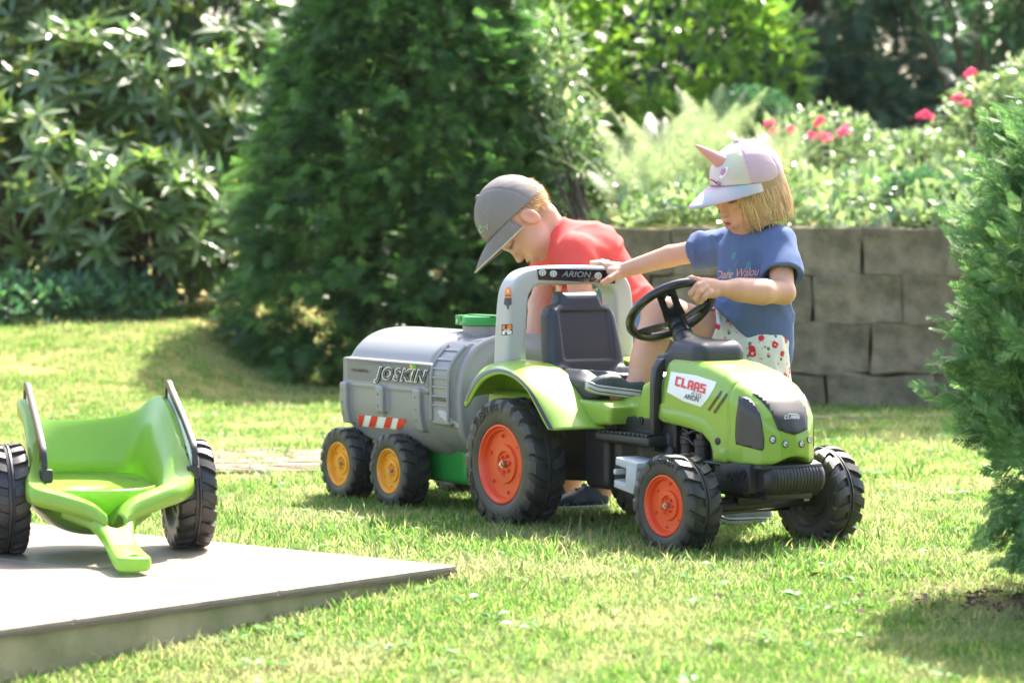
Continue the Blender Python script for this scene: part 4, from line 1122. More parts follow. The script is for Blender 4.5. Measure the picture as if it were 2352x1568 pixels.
for sgn in (-1, 1):
    mb = MB()
    for k in range(12):
        u0 = .297 + k * .0195
        mb.loft([[(u0, sgn * .105, .285), (u0 + .011, sgn * .105, .285), (u0 + .011, sgn * .105, .2905), (u0, sgn * .105, .2905)], [(u0 + .006, sgn * .167, .285), (u0 + .017, sgn * .167, .285), (u0 + .017, sgn * .167, .2905), (u0 + .006, sgn * .167, .2905)]])
    mb.build('step_tread', M['gloss'], tractor, bevel=.002)
    for u0 in (.405, .455, .50):
        b = MB(); b.lathe([(.0115, sgn * .096), (.0115, sgn * .1015), (.007, sgn * .1015), (.007, sgn * .1005), (.004, sgn * .1005), (.004, sgn * .104), (0, sgn * .104)], 16, c=(u0, 0, .318)); b.build('bolt', M['black'], tractor, smooth=40)
    # engine details in the bay
    for u0, r in ((.60, .017), (.665, .02)):
        e = MB(); e.lathe([(0, .21), (r, .21), (r, .268), (r * 1.12, .27), (r * 1.12, .284), (r * .8, .286), (r * .8, .30), (r * .45, .302), (r * .45, .316), (0, .316)], 18, axis='z', c=(u0, sgn * .088, 0)); e.build('cylinder', M['black'], tractor, smooth=35)
    e = MB(); e.tube([(.575, sgn * .085, .305), (.60, sgn * .10, .31), (.625, sgn * .10, .298), (.65, sgn * .10, .308), (.69, sgn * .098, .306), (.71, sgn * .09, .29)], .0045, 8)
    e.tube([(.58, sgn * .09, .285), (.60, sgn * .107, .288), (.63, sgn * .107, .285), (.645, sgn * .1, .27)], .004, 8); e.build('pipe', M['black'], tractor, smooth=60)
    e = MB(); e.lathe([(.016, sgn * .08), (.016, sgn * .098), (.011, sgn * .098), (.011, sgn * .094), (.006, sgn * .094), (.006, sgn * .1), (0, sgn * .1)], 18, c=(.635, 0, .235)); e.build('oil_cap', M['black'], tractor, smooth=35)
    e = MB(); e.lathe([(0, .20), (.014, .20), (.017, .23), (.014, .255), (.008, .262), (0, .262)], 16, axis='z', c=(.545, sgn * .10, 0)); e.build('filter', M['black'], tractor, smooth=50)

# --- pedals
def pedal(u0, w0, v0, tilt):
    e = MB(); T = Matrix.Rotation(tilt, 3, 'Y')
    def tp(x, y, z):
        p = T @ Vector((x, y, z)); return (p.x + u0, p.y + v0, p.z + w0)
    for z in (-.030, .030):
        e.loft([[tp(-.055, s * .035, z - .009) for s in (-1, 1)] + [tp(-.055, s * .035, z + .009) for s in (1, -1)], [tp(-.045, s * .042, z - .010) for s in (-1, 1)] + [tp(-.045, s * .042, z + .010) for s in (1, -1)], [tp(.05, s * .042, z - .012) for s in (-1, 1)] + [tp(.05, s * .042, z + .012) for s in (1, -1)]])
    e.loft([[tp(.004, -.043, -.03), tp(.004, .043, -.03), tp(.004, .043, .03), tp(.004, -.043, .03)], [tp(.05, -.043, -.03), tp(.05, .043, -.03), tp(.05, .043, .03), tp(.05, -.043, .03)]])
    e.tube([tp(-.05, -.04, 0), tp(-.05, .09, 0)], .008, 10)
    return e.build('pedal', M['pedal'], tractor, smooth=40, bevel=.004)
pedal(.50, .185, -.175, .12)
pedal(.42, .16, .18, -.2)
mb = MB(); mb.tube([(.47, -.09, .175), (.47, -.13, .18), (.46, -.135, .185)], .008); mb.build('crank', M['steel'], tractor, smooth=40)
mb = MB(); mb.tube([(.44, .09, .175), (.44, .13, .17)], .008); mb.build('crank', M['steel'], tractor, smooth=40)

# --- front: bumper barrel, axle beam
mb = MB(); rp = [(0, -.098), (.030, -.098), (.040, -.09), (.043, -.08)]
for k in range(15):
    v0 = -.075 + k * .0105; rp += [(.046, v0), (.046, v0 + .007), (.0435, v0 + .0085)]
rp += [(.043, .083), (.038, .092), (0, .092)]
mb.lathe(rp, 32, c=(.895, .012, .196))
mb.v = [(.895 + (x - .895) * 1.0, y, z) for x, y, z in mb.v]
mb.build('bumper_barrel', M['black'], tractor, smooth=35)
mb = MB(); mb.box((.83, -.05, .20), (.13, .12, .075)); mb.box((.80, 0, .228), (.26, .20, .014)); mb.box((.84, .0, .158), (.16, .15, .03)); mb.build('front_frame', M['black'], tractor, smooth=40, bevel=.008)
for u0 in (.815, .84, .87):
    b = MB(); b.lathe([(.012, -.109), (.012, -.115), (.007, -.115), (.007, -.112), (0, -.112)], 14, c=(u0, 0, .205 + (u0 - .84) * .2)); b.build('bolt', M['black'], tractor, smooth=40)
mb = MB(); mb.box((.752, 0, .118), (.05, .36, .022)); mb.box((.752, 0, .145), (.06, .12, .05)); mb.build('axle_beam', M['black'], tractor, smooth=40, bevel=.005)
mb = MB(); mb.box((.715, 0, .098), (.03, .30, .008)); mb.build('tie_rod', M['gloss'], tractor, bevel=.002)
for sgn in (-1, 1):
    b = MB(); b.tube([(.752, sgn * .165, .095), (.752, sgn * .165, .19), (.752, sgn * .165, .205)], [.016, .016, .012], 14); b.build('steering_knuckle', M['black'], tractor, smooth=40)
    b = MB(); b.lathe([(0, .202), (.008, .202), (.008, .222), (.005, .224), (0, .224)], 12, axis='z', c=(.752, sgn * .165, 0)); b.build('screw', M['steel'], tractor, smooth=40)

# --- mudguards
near = bez([(-.172, .330), (-.151, .346), (-.118, .380), (-.081, .407), (-.035, .424), (.01, .431), (.06, .425), (.10, .412), (.144, .388), (.187, .347), (.222, .311), (.244, .292)], 48)
crest = bez([(-.225, .362), (-.215, .395), (-.195, .425), (-.155, .452), (-.09, .463), (-.02, .463), (.05, .453), (.11, .431), (.17, .395), (.22, .357), (.26, .322), (.288, .296)], 48)
for sgn in (1, -1):
    V = []; nS = 14
    for t in range(48):
        for k in range(nS):
            s = k / (nS - 1)
            if s < .62:
                q = s / .62 * PI / 2
                uw = near[t] + (crest[t] - near[t]) * math.sin(q); v = -.288 + .115 * (1 - math.cos(q)) + .0
            else:
                q = (s - .62) / .38
                uw = crest[t] + np.array([0, -.004 * q]); v = -.173 + .045 * q
            V.append((uw[0], v * sgn, uw[1]))
    F = [(i * nS + j, i * nS + j + 1, (i + 1) * nS + j + 1, (i + 1) * nS + j) for i in range(47) for j in range(nS - 1)]
    me = fast_mesh('mudguard', np.array(V), np.array(F) if sgn < 0 else np.array(F)[:, ::-1], M['green'], True)
    g = obj('mudguard', me, tractor)
    sd = g.modifiers.new('thick', 'SOLIDIFY'); sd.thickness = .006; sd.offset = -1; sd.use_rim = True
    # painted stripe just above the rim
    V = []
    for t in range(2, 48):
        for q in (.16, .27, .38):
            uw = near[t] + (crest[t] - near[t]) * math.sin(q); v = -.288 + .115 * (1 - math.cos(q))
            n_ = np.array([uw[0] - .03, uw[1] - .22]); n_ = n_ / np.linalg.norm(n_) * .0012
            V.append((uw[0] + n_[0] * .3, (v - .0014) * sgn, uw[1] + n_[1]))
    F = [(i * 3 + j, i * 3 + j + 1, (i + 1) * 3 + j + 1, (i + 1) * 3 + j) for i in range(45) for j in range(2)]
    obj('stripe', fast_mesh('stripe', np.array(V), np.array(F), M['darkpanel'], True), g)
    # inner wall closing the mudguard towards the body
    mb = MB(); poly = [tuple(c) for c in crest[::3]] + [(.27, .30), (-.2, .30)]
    mb.prism(poly, -.132 * sgn, -.128 * sgn, lambda a, b, d: (a, d, b - .006)); mb.build('inner_guard', M['green'], tractor)
# tow bar at the back
mb = MB(); mb.box((-.28, 0, .17), (.16, .05, .03)); mb.box((-.35, 0, .175), (.05, .06, .02)); mb.tube([(-.36, 0, .14), (-.36, 0, .23)], .01, 12); mb.build('tow_hitch', M['black'], tractor, smooth=40, bevel=.004)
# ------------------------------------------------------------------ tank trailer
TL = .84                                  # its base lies this far behind the tractor's rear axle
tank_root = empty('tank_trailer', TR_O - TL * TRM[:, 0], TR_RZ, 'grey toy tank trailer with yellow rims hitched behind the pedal tractor', 'trailer')
def tpart(name, me, parent=None):
    o = obj(name, me, parent or tank_root)
    if parent is None: o.location = (TL, 0, 0)
    return o
def tshift(o):
    o.location = (TL, 0, 0); return o
def tank_sec(v, w, a=.208, b=.188, c=.335):
    return ((np.abs(v) / a) ** 2.6 + (np.abs(w - c) / b) ** 2.6) ** (1 / 2.6) * min(a, b) - min(a, b)
def tank_f(P):
    u, v, w = P[:, 0], P[:, 1], P[:, 2]
    s = tank_sec(v, w)
    dome = np.sqrt(np.clip((v / .21) ** 2 + ((w - .335) / .19) ** 2, 0, 4))
    d = smax(s, smax(-1.005 - u - .07 * (1 - dome ** 2), u + .50, .004), .03)
    # slightly slimmer front drum with a raised hoop
    s2 = s + .012
    d = smin(d, smax(s2, np.abs(u + .43) - .125, .055), .006)
    d = smin(d, smax(s - .002, np.abs(u + .345) - .018, .012), .014)
    # side plates
    d = smin(d, rbox(P, (-.745, -.196, .392), (.50, .03, .086), .004), .004)
    d = smin(d, rbox(P, (-.745, .196, .392), (.50, .03, .086), .004), .004)
    d = smax(d, -rbox(P, (-.745, -.213, .392), (.485, .008, .072), .002), .001)
    # curved straps under the plates
    for cu in (-.972, -.757, -.545):
        d = smin(d, smax(smax(s - .016, np.abs(u - cu) - .021, .004), smax(w - .36, (.278 if cu == -.757 else .235) - w, .004), .004), .004)
    # skirt box and keel
    d = smin(d, smax(sdpoly(u, w, [(-.935, .30), (-.935, .205), (-.865, .185), (-.69, .185), (-.655, .21), (-.655, .30)]), np.abs(v) - .168, .012), .02)
    d = smin(d, smax(smax(np.abs(u + .62) - .27, np.abs(w - .225) - .045, .02), np.abs(v) - .12, .02), .012)
    # ladder box
    lad = smax(smax(np.abs(u + .412) - .05, np.abs(v) - .222 + .9 * np.maximum(w - .40, 0) ** 1.0 * np.clip((w - .40) / .12, 0, 1), .004), smax(w - .50, .262 - w, .004), .006)
    lad = smax(lad, s - .03, .006)
    return smin(d, lad, .004)
tank = tpart('tank', sdf_mesh('tank', tank_f, (-1.11, -.25, .13), (-.30, .25, .55), .0045, M['tank']))
def tdecal(*a, **k):
    return decal(a[0], a[1], tank_f, M[a[2]], tank, **k)
tdecal('name_plate', [(797, 825), (890, 833), (986, 841), (984, 889), (890, 879), (797, 870)], 'tankdark', off=.001)
V, F = text2d('VOLUMETRA', 1, offset=.03); V = quadmap(V, V[:, 0].max(), .7, [(806, 852), (845, 856), (846, 849), (807, 845.5)])
decal_text('lettering', V, F, tank_f, M['ink'], tank, .003)
for k, (off, m, dx, dz) in enumerate(((.075, 'ink', 1.6, .0022), (.065, 'white', 0, .0032), (.012, 'ink', 0, .0045))):
    V, F = text2d('JOSKIN', 1, shear=.18, offset=off, space=1.2)
    base, _ = text2d('JOSKIN', 1, shear=.18, offset=.012, space=1.2); wj = base[:, 0].max()
    if k < 2: V = V - np.array([(V[:, 0].max() - wj) / 2, 0])
    decal_text('lettering', quadmap(V, wj, .7, [(861 + dx, 868 + dx), (976 + dx, 877 + dx), (980 + dx, 851 + dx), (864 + dx, 842 + dx)]), F, tank_f, M[m], tank, dz)
# serifs
tdecal('emblem_bar', [(941, 836), (947, 836.6), (951, 879), (945, 878.5)], 'printyellow', off=.0014)
tdecal('emblem_bar', [(948, 836.7), (955, 837.4), (957.5, 879.6), (952, 879.2)], 'printgreen', off=.0014)
# warning stripes
strip = [(822.6, 952), (930, 962), (931, 972), (916.6, 986), (824, 978)]
tdecal('warning_strip', strip, 'white', off=.001)
for x0 in (823, 847, 881, 911):
    a, b = x0, x0 + 15
    if x0 == 823: q = [(823, 952.3), (837.5, 953.6), (831, 979), (824, 978)]
    elif x0 == 911: q = [(915, 960.6), (930, 962), (931, 972), (916.6, 986), (909, 985)]
    else: q = [(x0 + 6, 952.1 + (x0 + 6 - 822.6) * .093), (x0 + 21, 952.1 + (x0 + 21 - 822.6) * .093), (x0 + 14, 977.6 + (x0 + 14 - 824) * .086), (x0 - 1, 977.6 + (x0 - 1 - 824) * .086)]
    tdecal('warning_stripe', q, 'red', off=.002)
# ladder rungs, number plate, hatch
for k in range(7):
    w = .478 - k * .0265
    y = lambda u, w=w: -.222 + .9 * max(w - .40, 0) * min(1, max(0, (w - .40) / .12))
    mb = MB(); P = np.array([(u, -.30, w + dz) for u in (-.452, -.372) for dz in (-.003, .003)]); D = np.tile([0, 1.0, 0], (4, 1))
    S = march(tank_f, P, D, 0.0); S2 = S - np.array([0, .005, 0]); S = S + np.array([0, .004, 0])
    mb.add(np.vstack([S, S2]), [(0, 1, 3, 2), (4, 6, 7, 5), (0, 2, 6, 4), (1, 5, 7, 3), (0, 4, 5, 1), (2, 3, 7, 6)])
    o = mb.build('rung', M['tank'], tank, bevel=.0015)
for u0 in (-.458, -.366):
    ws = np.linspace(.275, .488, 14); P = np.array([(u0, -.30, w) for w in ws]); S = march(tank_f, P, np.tile([0, 1.0, 0], (14, 1)), .002)
    mb = MB(); mb.tube(S, .006, 8); mb.build('ladder_rail', M['tank'], tank, smooth=60)
V, F = text2d('18000', 1, offset=.02, space=1.15); V = quadmap(V, V[:, 0].max(), .7, [(996, 920), (1028, 924), (1028.5, 914), (996.5, 910)])
decal_text('lettering', V, F, tank_f, M['darkpanel'], tank, .002)
hatch = [(1002, 946), (1009, 941), (1019, 943), (1051, 973), (1055, 981), (1045, 984), (1034, 980), (1006, 955)]
decal('hatch', hatch, tank_f, M['grey'], tank, .001, thick=.003)
for cu in (-.972, -.757, -.545):
    for w in (.335, .30, .268):
        P = march(tank_f, np.array([(cu - .006, -.32, w)]), np.array([[0, 1.0, 0]]), 0)[0]
        b = MB(); b.lathe([(.0035, P[1] + .002), (.0035, P[1] - .0025), (0, P[1] - .0025)], 8, c=(P[0], 0, P[2])); b.build('rivet', M['tank'], tank, smooth=40)
# filler lid
mb = MB(); mb.lathe([(.062, .505), (.062, .54), (.058, .543), (0, .543)], 32, axis='z', c=(-.53, 0, 0)); tshift(mb.build('filler_neck', M['tank'], tank_root, smooth=35))
mb = MB(); mb.lathe([(0, .568), (.060, .568), (.064, .566), (.064, .553), (.07, .552), (.07, .543), (.062, .541), (0, .541)], 36, axis='z', c=(-.53, 0, 0))
mb.box((-.601, 0, .556), (.03, .09, .028)); mb.box((-.53, .0, .5695), (.13, .03, .006))
lid = tshift(mb.build('filler_lid', M['darkgreen'], tank_root, smooth=35, bevel=.0015))
b = MB(); b.tube([(-.604, -.047, .553), (-.604, .047, .553)], .005, 10); b.build('hinge_pin', M['steel'], lid, smooth=40)
# frame and drawbar
def frame_f(P):
    u, v, w = P[:, 0], P[:, 1], P[:, 2]
    d = smax(smax(np.abs(u + .66) - .22, np.abs(w - .135) - .055, .02), np.abs(v) - .115, .02)
    d = smin(d, smax(sdpoly(u, w, [(-1.05, .10), (-.80, .08), (-.80, .17), (-1.05, .17)]), np.abs(v) - .09, .02), .02)
    return smin(d, cap((-.46, 0, .14), (-.365, 0, .20), .032, .022)(P), .03)
tpart('drawbar_frame', sdf_mesh('drawbar_frame', frame_f, (-1.08, -.14, .06), (-.33, .14, .25), .0045, M['darkgreen']))
for u0 in (-.685, -.985):
    for sd_ in (-1, 1):
        wheel('trailer', .111, .085, 17, tank_root, (u0 + TL, sd_ * .195, .111), sd_, 'yellow', spin=u0 * 7)
    b = MB(); b.tube([(u0 + TL, -.18, .111), (u0 + TL, .18, .111)], .009, 10); b.build('axle', M['steel'], tank_root, smooth=40)

# ------------------------------------------------------------------ green cart on the paving

CART_RZ = -math.radians(72)
cart = empty('tipping_cart', (-1.03, 7.30, PLAT_Z), CART_RZ, 'bright green toy cart with black handles standing on the stone platform', 'cart')
rim_h = np.array([(.228, .016, .112), (.198, .045, .138), (.178, .10, .160), (.158, .15, .176), (.11, .172, .192), (.05, .160, .232), (-.03, .150, .285), (-.12, .148, .340), (-.20, .154, .366), (-.245, .145, .352), (-.268, .12, .322), (-.278, .07, .306), (-.282, 0, .303)])
flo_h = np.array([(.218, .008, .078), (.195, .02, .10), (.178, .038, .125), (.168, .085, .135), (.15, .125, .138), (.09, .142, .142), (-.03, .145, .148), (-.11, .145, .154), (-.165, .142, .158), (-.205, .128, .16), (-.225, .09, .162), (-.232, .045, .163), (-.234, 0, .163)])
old_flo = np.array([(.218, .008, .078), (.195, .02, .10), (.178, .038, .128), (.168, .08, .138), (.15, .115, .142), (.09, .128, .145), (-.03, .126, .152), (-.11, .12, .16), (-.15, .115, .165), (-.18, .10, .17), (-.20, .075, .172), (-.21, .04, .174), (-.212, 0, .175)])
mirror = np.array([1, -1, 1])
rim_r = rim_h.copy(); rim_r[4:11, 1] += np.array([.018, .04, .055, .056, .048, .04, .03]); rim_r[4:8, 2] += np.array([.006, .016, .016, .008])
rim_l = rim_h * mirror; rim_l[4:11, 1] += .012
rim = bez(np.vstack([rim_r, rim_l[-2::-1]]), 120); flo = bez(np.vstack([flo_h, (flo_h * mirror)[-2::-1]]), 120)
cen = flo.mean(0)
rings = []
out = rim - cen; out[:, 2] = 0; out /= np.linalg.norm(out, axis=1, keepdims=True)
V = []
lay = [cen + (flo - cen) * .02, cen + (flo - cen) * .6 + np.array([0, 0, -.004]), flo + (cen - flo) * .08, flo + np.array([0, 0, .012]) + out * .008]
for s in (.2, .4, .6, .8, .93): lay.append(flo + (rim - flo) * np.array([s ** 1.8, s ** 1.8, s])[None])
fl = (.012 + .03 * np.clip((rim[:, 0] - .05) / .12, 0, 1))[:, None]
lay += [rim, rim + out * fl + np.array([0, 0, -.002]), rim + out * (fl + .006) + np.array([0, 0, -.010]), rim + out * (fl + .006) + np.array([0, 0, -.036])]
V = np.concatenate(lay); n = 120
F = [(i * n + j, i * n + j + 1, (i + 1) * n + j + 1, (i + 1) * n + j) for i in range(len(lay) - 1) for j in range(n - 1)]
tub = obj('tub', fast_mesh('tub', V, np.array(F), M['cartgreen'], True), cart)
tub.data.set_sharp_from_angle(angle=.75)
sd = tub.modifiers.new('thick', 'SOLIDIFY'); sd.thickness = .005; sd.offset = -1
# underbody bowl and tongue
def under_f(P):
    u, v, w = P[:, 0], P[:, 1], P[:, 2]
    d = smax(ell((-.04, 0, .165), (.215, .165, .125))(P), w - .17, .01)
    return smax(d, -(ell((-.04, 0, .175), (.205, .155, .125))(P)), .003)
obj('underbody', sdf_mesh('underbody', under_f, (-.27, -.19, .03), (.2, .19, .19), .005, M['cartgreen']), cart)
def tongue_f(P):
    u, v, w = P[:, 0], P[:, 1], P[:, 2]
    top = np.interp(u, [.15, .24, .30, .38, .46, .53], [.135, .112, .083, .058, .048, .042])
    hw = np.interp(u, [.15, .20, .235, .27, .31, .36, .42, .50, .53], [.12, .085, .062, .046, .038, .036, .039, .043, .043])
    d = smax(np.abs(v) - hw, np.abs(w - top + .016) - .017, .014)
    d = smax(d, u - .50 - np.sqrt(np.maximum(.043 ** 2 - np.minimum(np.abs(v), .043) ** 2, 0)) * .7, .008)
    d = smax(d, .16 - u, .004)
    # fork opening and hole
    d = smax(d, -smax(np.abs(v) - np.interp(u, [.15, .24, .28, .30], [.075, .03, .014, -.02]), np.abs(w - .1) - .2, .004), .008)
    return smax(d, -(np.sqrt((u - .495) ** 2 + v ** 2) - .0125), .003)
obj('tongue', sdf_mesh('tongue', tongue_f, (.13, -.13, .0), (.56, .13, .16), .0042, M['cartgreen']), cart)
def cart_wheel(b):
    w = wheel('cart', .136, .092, 20, cart, (-.02, b * (.238 if b > 0 else .22), .136), -1 if b < 0 else 1, 'orange', spin=b)
cart_wheel(1); cart_wheel(-1)
mb = MB(); mb.tube([(-.02, -.2, .139), (-.02, .2, .139)], .011); mb.build('axle', M['steel'], cart, smooth=40)
for s in (-1, 1):
    B = s * .180 + .043
    pts = bez([(-.205, B, .352), (-.205, B, .378), (-.196, B, .400), (-.178, B, .400), (-.15, B, .386), (-.02, B * 1.02, .322), (.075, B * 1.03, .270), (.098, B * 1.03, .248), (.105, B * 1.03, .222), (.103, B * 1.03, .19)], 40)
    lean = lambda a, c: 0.0
    pts = np.array([(p[0], p[1] + lean(p[0], p[2]), p[2] + .4 * abs(lean(p[0], p[2]))) for p in pts])
    rings = []
    for i, p in enumerate(pts):
        t = pts[min(i + 1, 39)] - pts[max(i - 1, 0)]; t /= np.linalg.norm(t); nrm = np.array([-t[2], 0, t[0]])
        rings.append([p + nrm * .009 + np.array([0, .006, 0]), p + nrm * .009 - np.array([0, .006, 0]), p - nrm * .009 - np.array([0, .006, 0]), p - nrm * .009 + np.array([0, .006, 0])])
    mb = MB(); mb.loft(rings); hd = mb.build('handle', M['black'], cart, smooth=40, bevel=.003)
    for q in ((-.205, .35), (.103, .20)):
        mb = MB(); mb.box((q[0], B * 1.0, q[1]), (.034, .03, .034)); mb.build('handle_foot', M['black'], hd, bevel=.006)
    mb = MB(); mb.prism([(-.185, .392), (-.15, .382), (-.02, .314), (.07, .264), (.095, .24), (.095, .205), (.07, .215), (-.19, .345)], B - .002, B + .002, lambda a, b_, d: (a, d + lean(a, b_), b_ + .4 * abs(lean(a, b_)))); pn = mb.build('handle_panel', M['white'], hd)
    if s < 0:
        V, F, w_, h_ = block_letters('CLAAS')
        q = np.array([(-.15, .335), (.055, .228), (.062, .258), (-.14, .368)])
        uv = quadmap(V, w_, h_, q)
        for dy in (.0035, -.0035): obj('lettering', fast_mesh('lettering', np.array([(a_, B + dy, c_) for a_, c_ in uv]), F, M['red']), pn)
# ------------------------------------------------------------------ people
def vcol(me, fn):
    n = len(me.vertices); co = np.empty(n * 3, np.float32); me.vertices.foreach_get('co', co)
    C = np.ones((n, 4), np.float32); C[:, :3] = fn(co.reshape(-1, 3))
    a = me.color_attributes.new('Col', 'FLOAT_COLOR', 'POINT'); a.data.foreach_set('color', C.ravel())
    return me
def frame(F_, U_):
    F_ = np.array(F_, float); F_ /= np.linalg.norm(F_); U_ = np.array(U_, float); U_ -= F_ * (U_ @ F_); U_ /= np.linalg.norm(U_)
    return np.stack([F_, np.cross(U_, F_), U_], 1)          # columns: forward, left, up
def ridge(P, seed, sc):
    return np.clip(1 - np.abs(wob(P, seed, sc)) * 2.6, 0, 1) ** 2
def wob(P, seed, sc=30.0):
    r = np.random.RandomState(seed); d = 0
    for k in range(5):
        a = r.randn(3) * sc * (1 + .5 * k); d = d + np.sin(P @ a.astype(np.float32) + r.rand() * 6) / (1 + k)
    return d / 2.3
M['skin'] = mat('skin', (.6, .34, .23), .48, attr='Col', sss=.25, spec=.35, bump=.06, bscale=260, noise=.30, nscale=45, col2=(.58, .25, .16))
M['redcloth'] = mat('red cotton', (.68, .085, .075), .85, noise=.2, nscale=35, col2=(.58, .06, .055), bump=.15, bscale=700, spec=.2)
M['bluecloth'] = mat('blue cotton', (.10, .14, .27), .85, noise=.2, nscale=30, col2=(.085, .12, .23), bump=.15, bscale=700, spec=.2)
M['denim'] = mat('blue denim', (.07, .14, .28), .85, noise=.4, nscale=60, col2=(.12, .22, .4), bump=.2, bscale=500)
M['capgrey'] = mat('grey cap cotton', (.20, .182, .168), .8, noise=.15, nscale=40, bump=.15, bscale=600, spec=.25)
M['trim'] = mat('beige piping', (.5, .45, .33), .8)
M['capcol'] = mat('pastel cap', (.6, .5, .5), .55, attr='Col', bump=.06, bscale=400, spec=.3)
M['hornpink'] = mat('pink horn fabric', (.66, .30, .28), .6)
M['hair'] = mat('blond hair', (.4, .25, .1), .45, island=((.36, .20, .08), (.58, .37, .16), (.74, .53, .28), (.44, .27, .12)), transl=.25)
M['hairbase'] = mat('hair underneath', (.30, .18, .08), .6, noise=.5, nscale=60, col2=(.42, .27, .13), stretch=(1, 1, .1))
M['crocs'] = mat('dark green clog foam', (.035, .05, .045), .5, noise=.2, nscale=40)
M['crocgrey'] = mat('grey clog foam', (.16, .19, .19), .5, noise=.2, nscale=40)
M['solew'] = mat('pale clog sole', (.45, .43, .38), .6, noise=.3, nscale=40)
M['navy'] = mat('navy trainer', (.025, .035, .055), .6, noise=.3, nscale=50)
M['peach'] = mat('peach print', (.75, .36, .27), .7)
M['teal'] = mat('teal print', (.07, .22, .26), .7)
M['lilac'] = mat('lilac print', (.5, .2, .42), .6)
M['dark'] = mat('dark print', (.06, .05, .06), .6)
M['cream'] = mat('cream print', (.62, .55, .38), .7)

def floral(name):
    m = mat(name, (.72, .68, .60), .85, bump=.15, bscale=500, spec=.2); nt = m.node_tree; N = nt.nodes; L = nt.links
    tc = N.new('ShaderNodeTexCoord'); b = N['Principled BSDF']
    prev = None; base = (.72, .68, .60, 1)
    for sc, r0, r1, c, off in ((26, .30, .27, (.62, .04, .06, 1), 0), (26, .11, .09, (.8, .6, .3, 1), 0), (34, .20, .17, (.08, .24, .10, 1), 7), (45, .2, .16, (.75, .28, .22, 1), 3), (60, .16, .12, (.6, .45, .1, 1), 11)):
        mp = N.new('ShaderNodeMapping'); mp.inputs['Location'].default_value = (off, off * .7, off * .3); L.new(tc.outputs['Object'], mp.inputs[0])
        vo = N.new('ShaderNodeTexVoronoi'); vo.inputs['Scale'].default_value = sc; L.new(mp.outputs[0], vo.inputs['Vector'])
        nz = N.new('ShaderNodeTexNoise'); nz.inputs['Scale'].default_value = sc * 3; L.new(mp.outputs[0], nz.inputs['Vector'])
        ad = N.new('ShaderNodeMath'); ad.operation = 'MULTIPLY_ADD'; L.new(nz.outputs[0], ad.inputs[0]); ad.inputs[1].default_value = .22; L.new(vo.outputs['Distance'], ad.inputs[2])
        mr = N.new('ShaderNodeMapRange'); mr.inputs['From Min'].default_value = r1 + .11; mr.inputs['From Max'].default_value = r0 + .11; mr.inputs['To Min'].default_value = 1; mr.inputs['To Max'].default_value = 0
        L.new(ad.outputs[0], mr.inputs[0])
        mx = N.new('ShaderNodeMix'); mx.data_type = 'RGBA'; L.new(mr.outputs[0], mx.inputs['Factor'])
        if prev: L.new(prev, mx.inputs['A'])
        else: mx.inputs['A'].default_value = base
        mx.inputs['B'].default_value = c; prev = mx.outputs['Result']
    L.new(prev, b.inputs['Base Color'])
    return m
M['floral'] = floral('floral cotton')

def head_parts(C, A, s, mouth_open=0.0):
    """soft head, face towards the first column of A, scaled by s; returns list for union and a local-coordinate function"""
    C = np.array(C); g = lambda x, y, z: C + A @ np.array([x, y, z]) * s
    e = lambda c, r: ell(g(*c), np.array(r) * s, A)
    k = lambda a, b, r0, r1=None: cap(g(*a), g(*b), r0 * s, None if r1 is None else r1 * s)
    L = [(e((-.014, 0, .030), (.092, .073, .082)), 0), (e((.028, 0, -.028), (.056, .056, .072)), .03 * s),
         (k((.048, -.012, -.083), (.048, .012, -.083), .021), .03 * s),
         (e((.042, .032, -.045), (.034, .03, .032)), .02 * s), (e((.042, -.032, -.045), (.034, .03, .032)), .02 * s),
         (e((.068, 0, .022), (.02, .045, .018)), .02 * s),
         (k((.080, 0, .002), (.095, 0, -.026), .006, .0085), .012 * s), (e((.094, 0, -.029), (.011, .0125, .0095)), .006 * s),
         (e((.076, 0, -.058), (.017, .026, .017)), .012 * s),
         (e((.0895, 0, -.0505 + mouth_open * .25), (.0065, .016, .0048)), .004 * s), (e((.0865, 0, -.0625 - mouth_open * .5), (.0065, .013, .0052)), .004 * s),
         (e((.073, .030, -.008), (.016, .017, .013)), .008 * s), (e((.073, -.030, -.008), (.016, .017, .013)), .008 * s)]
    for y in (.073, -.073):
        L.append((e((-.008, y, -.008), (.019, .010, .030)), .006 * s))
    cut = [e((.0865, .030, .010), (.012, .017, .006)), e((.0865, -.030, .010), (.012, .017, .006)),
           e((.094, 0, -.0565), (.010, .013, .0022 + mouth_open)),
           e((-.004, .086, -.006), (.011, .009, .019)), e((-.004, -.086, -.006), (.011, .009, .019)),
           e((.080, .058, -.012), (.012, .010, .02)), e((.080, -.058, -.012), (.012, .010, .02))]
    U = union(L)
    def f(P):
        d = U(P)
        for q, kk in zip(cut, (.006, .006, .003, .006, .006, .02, .02)): d = smax(d, -q(P), kk * s)
        return d
    loc = lambda P: (P - C) @ A / s
    return f, loc, g

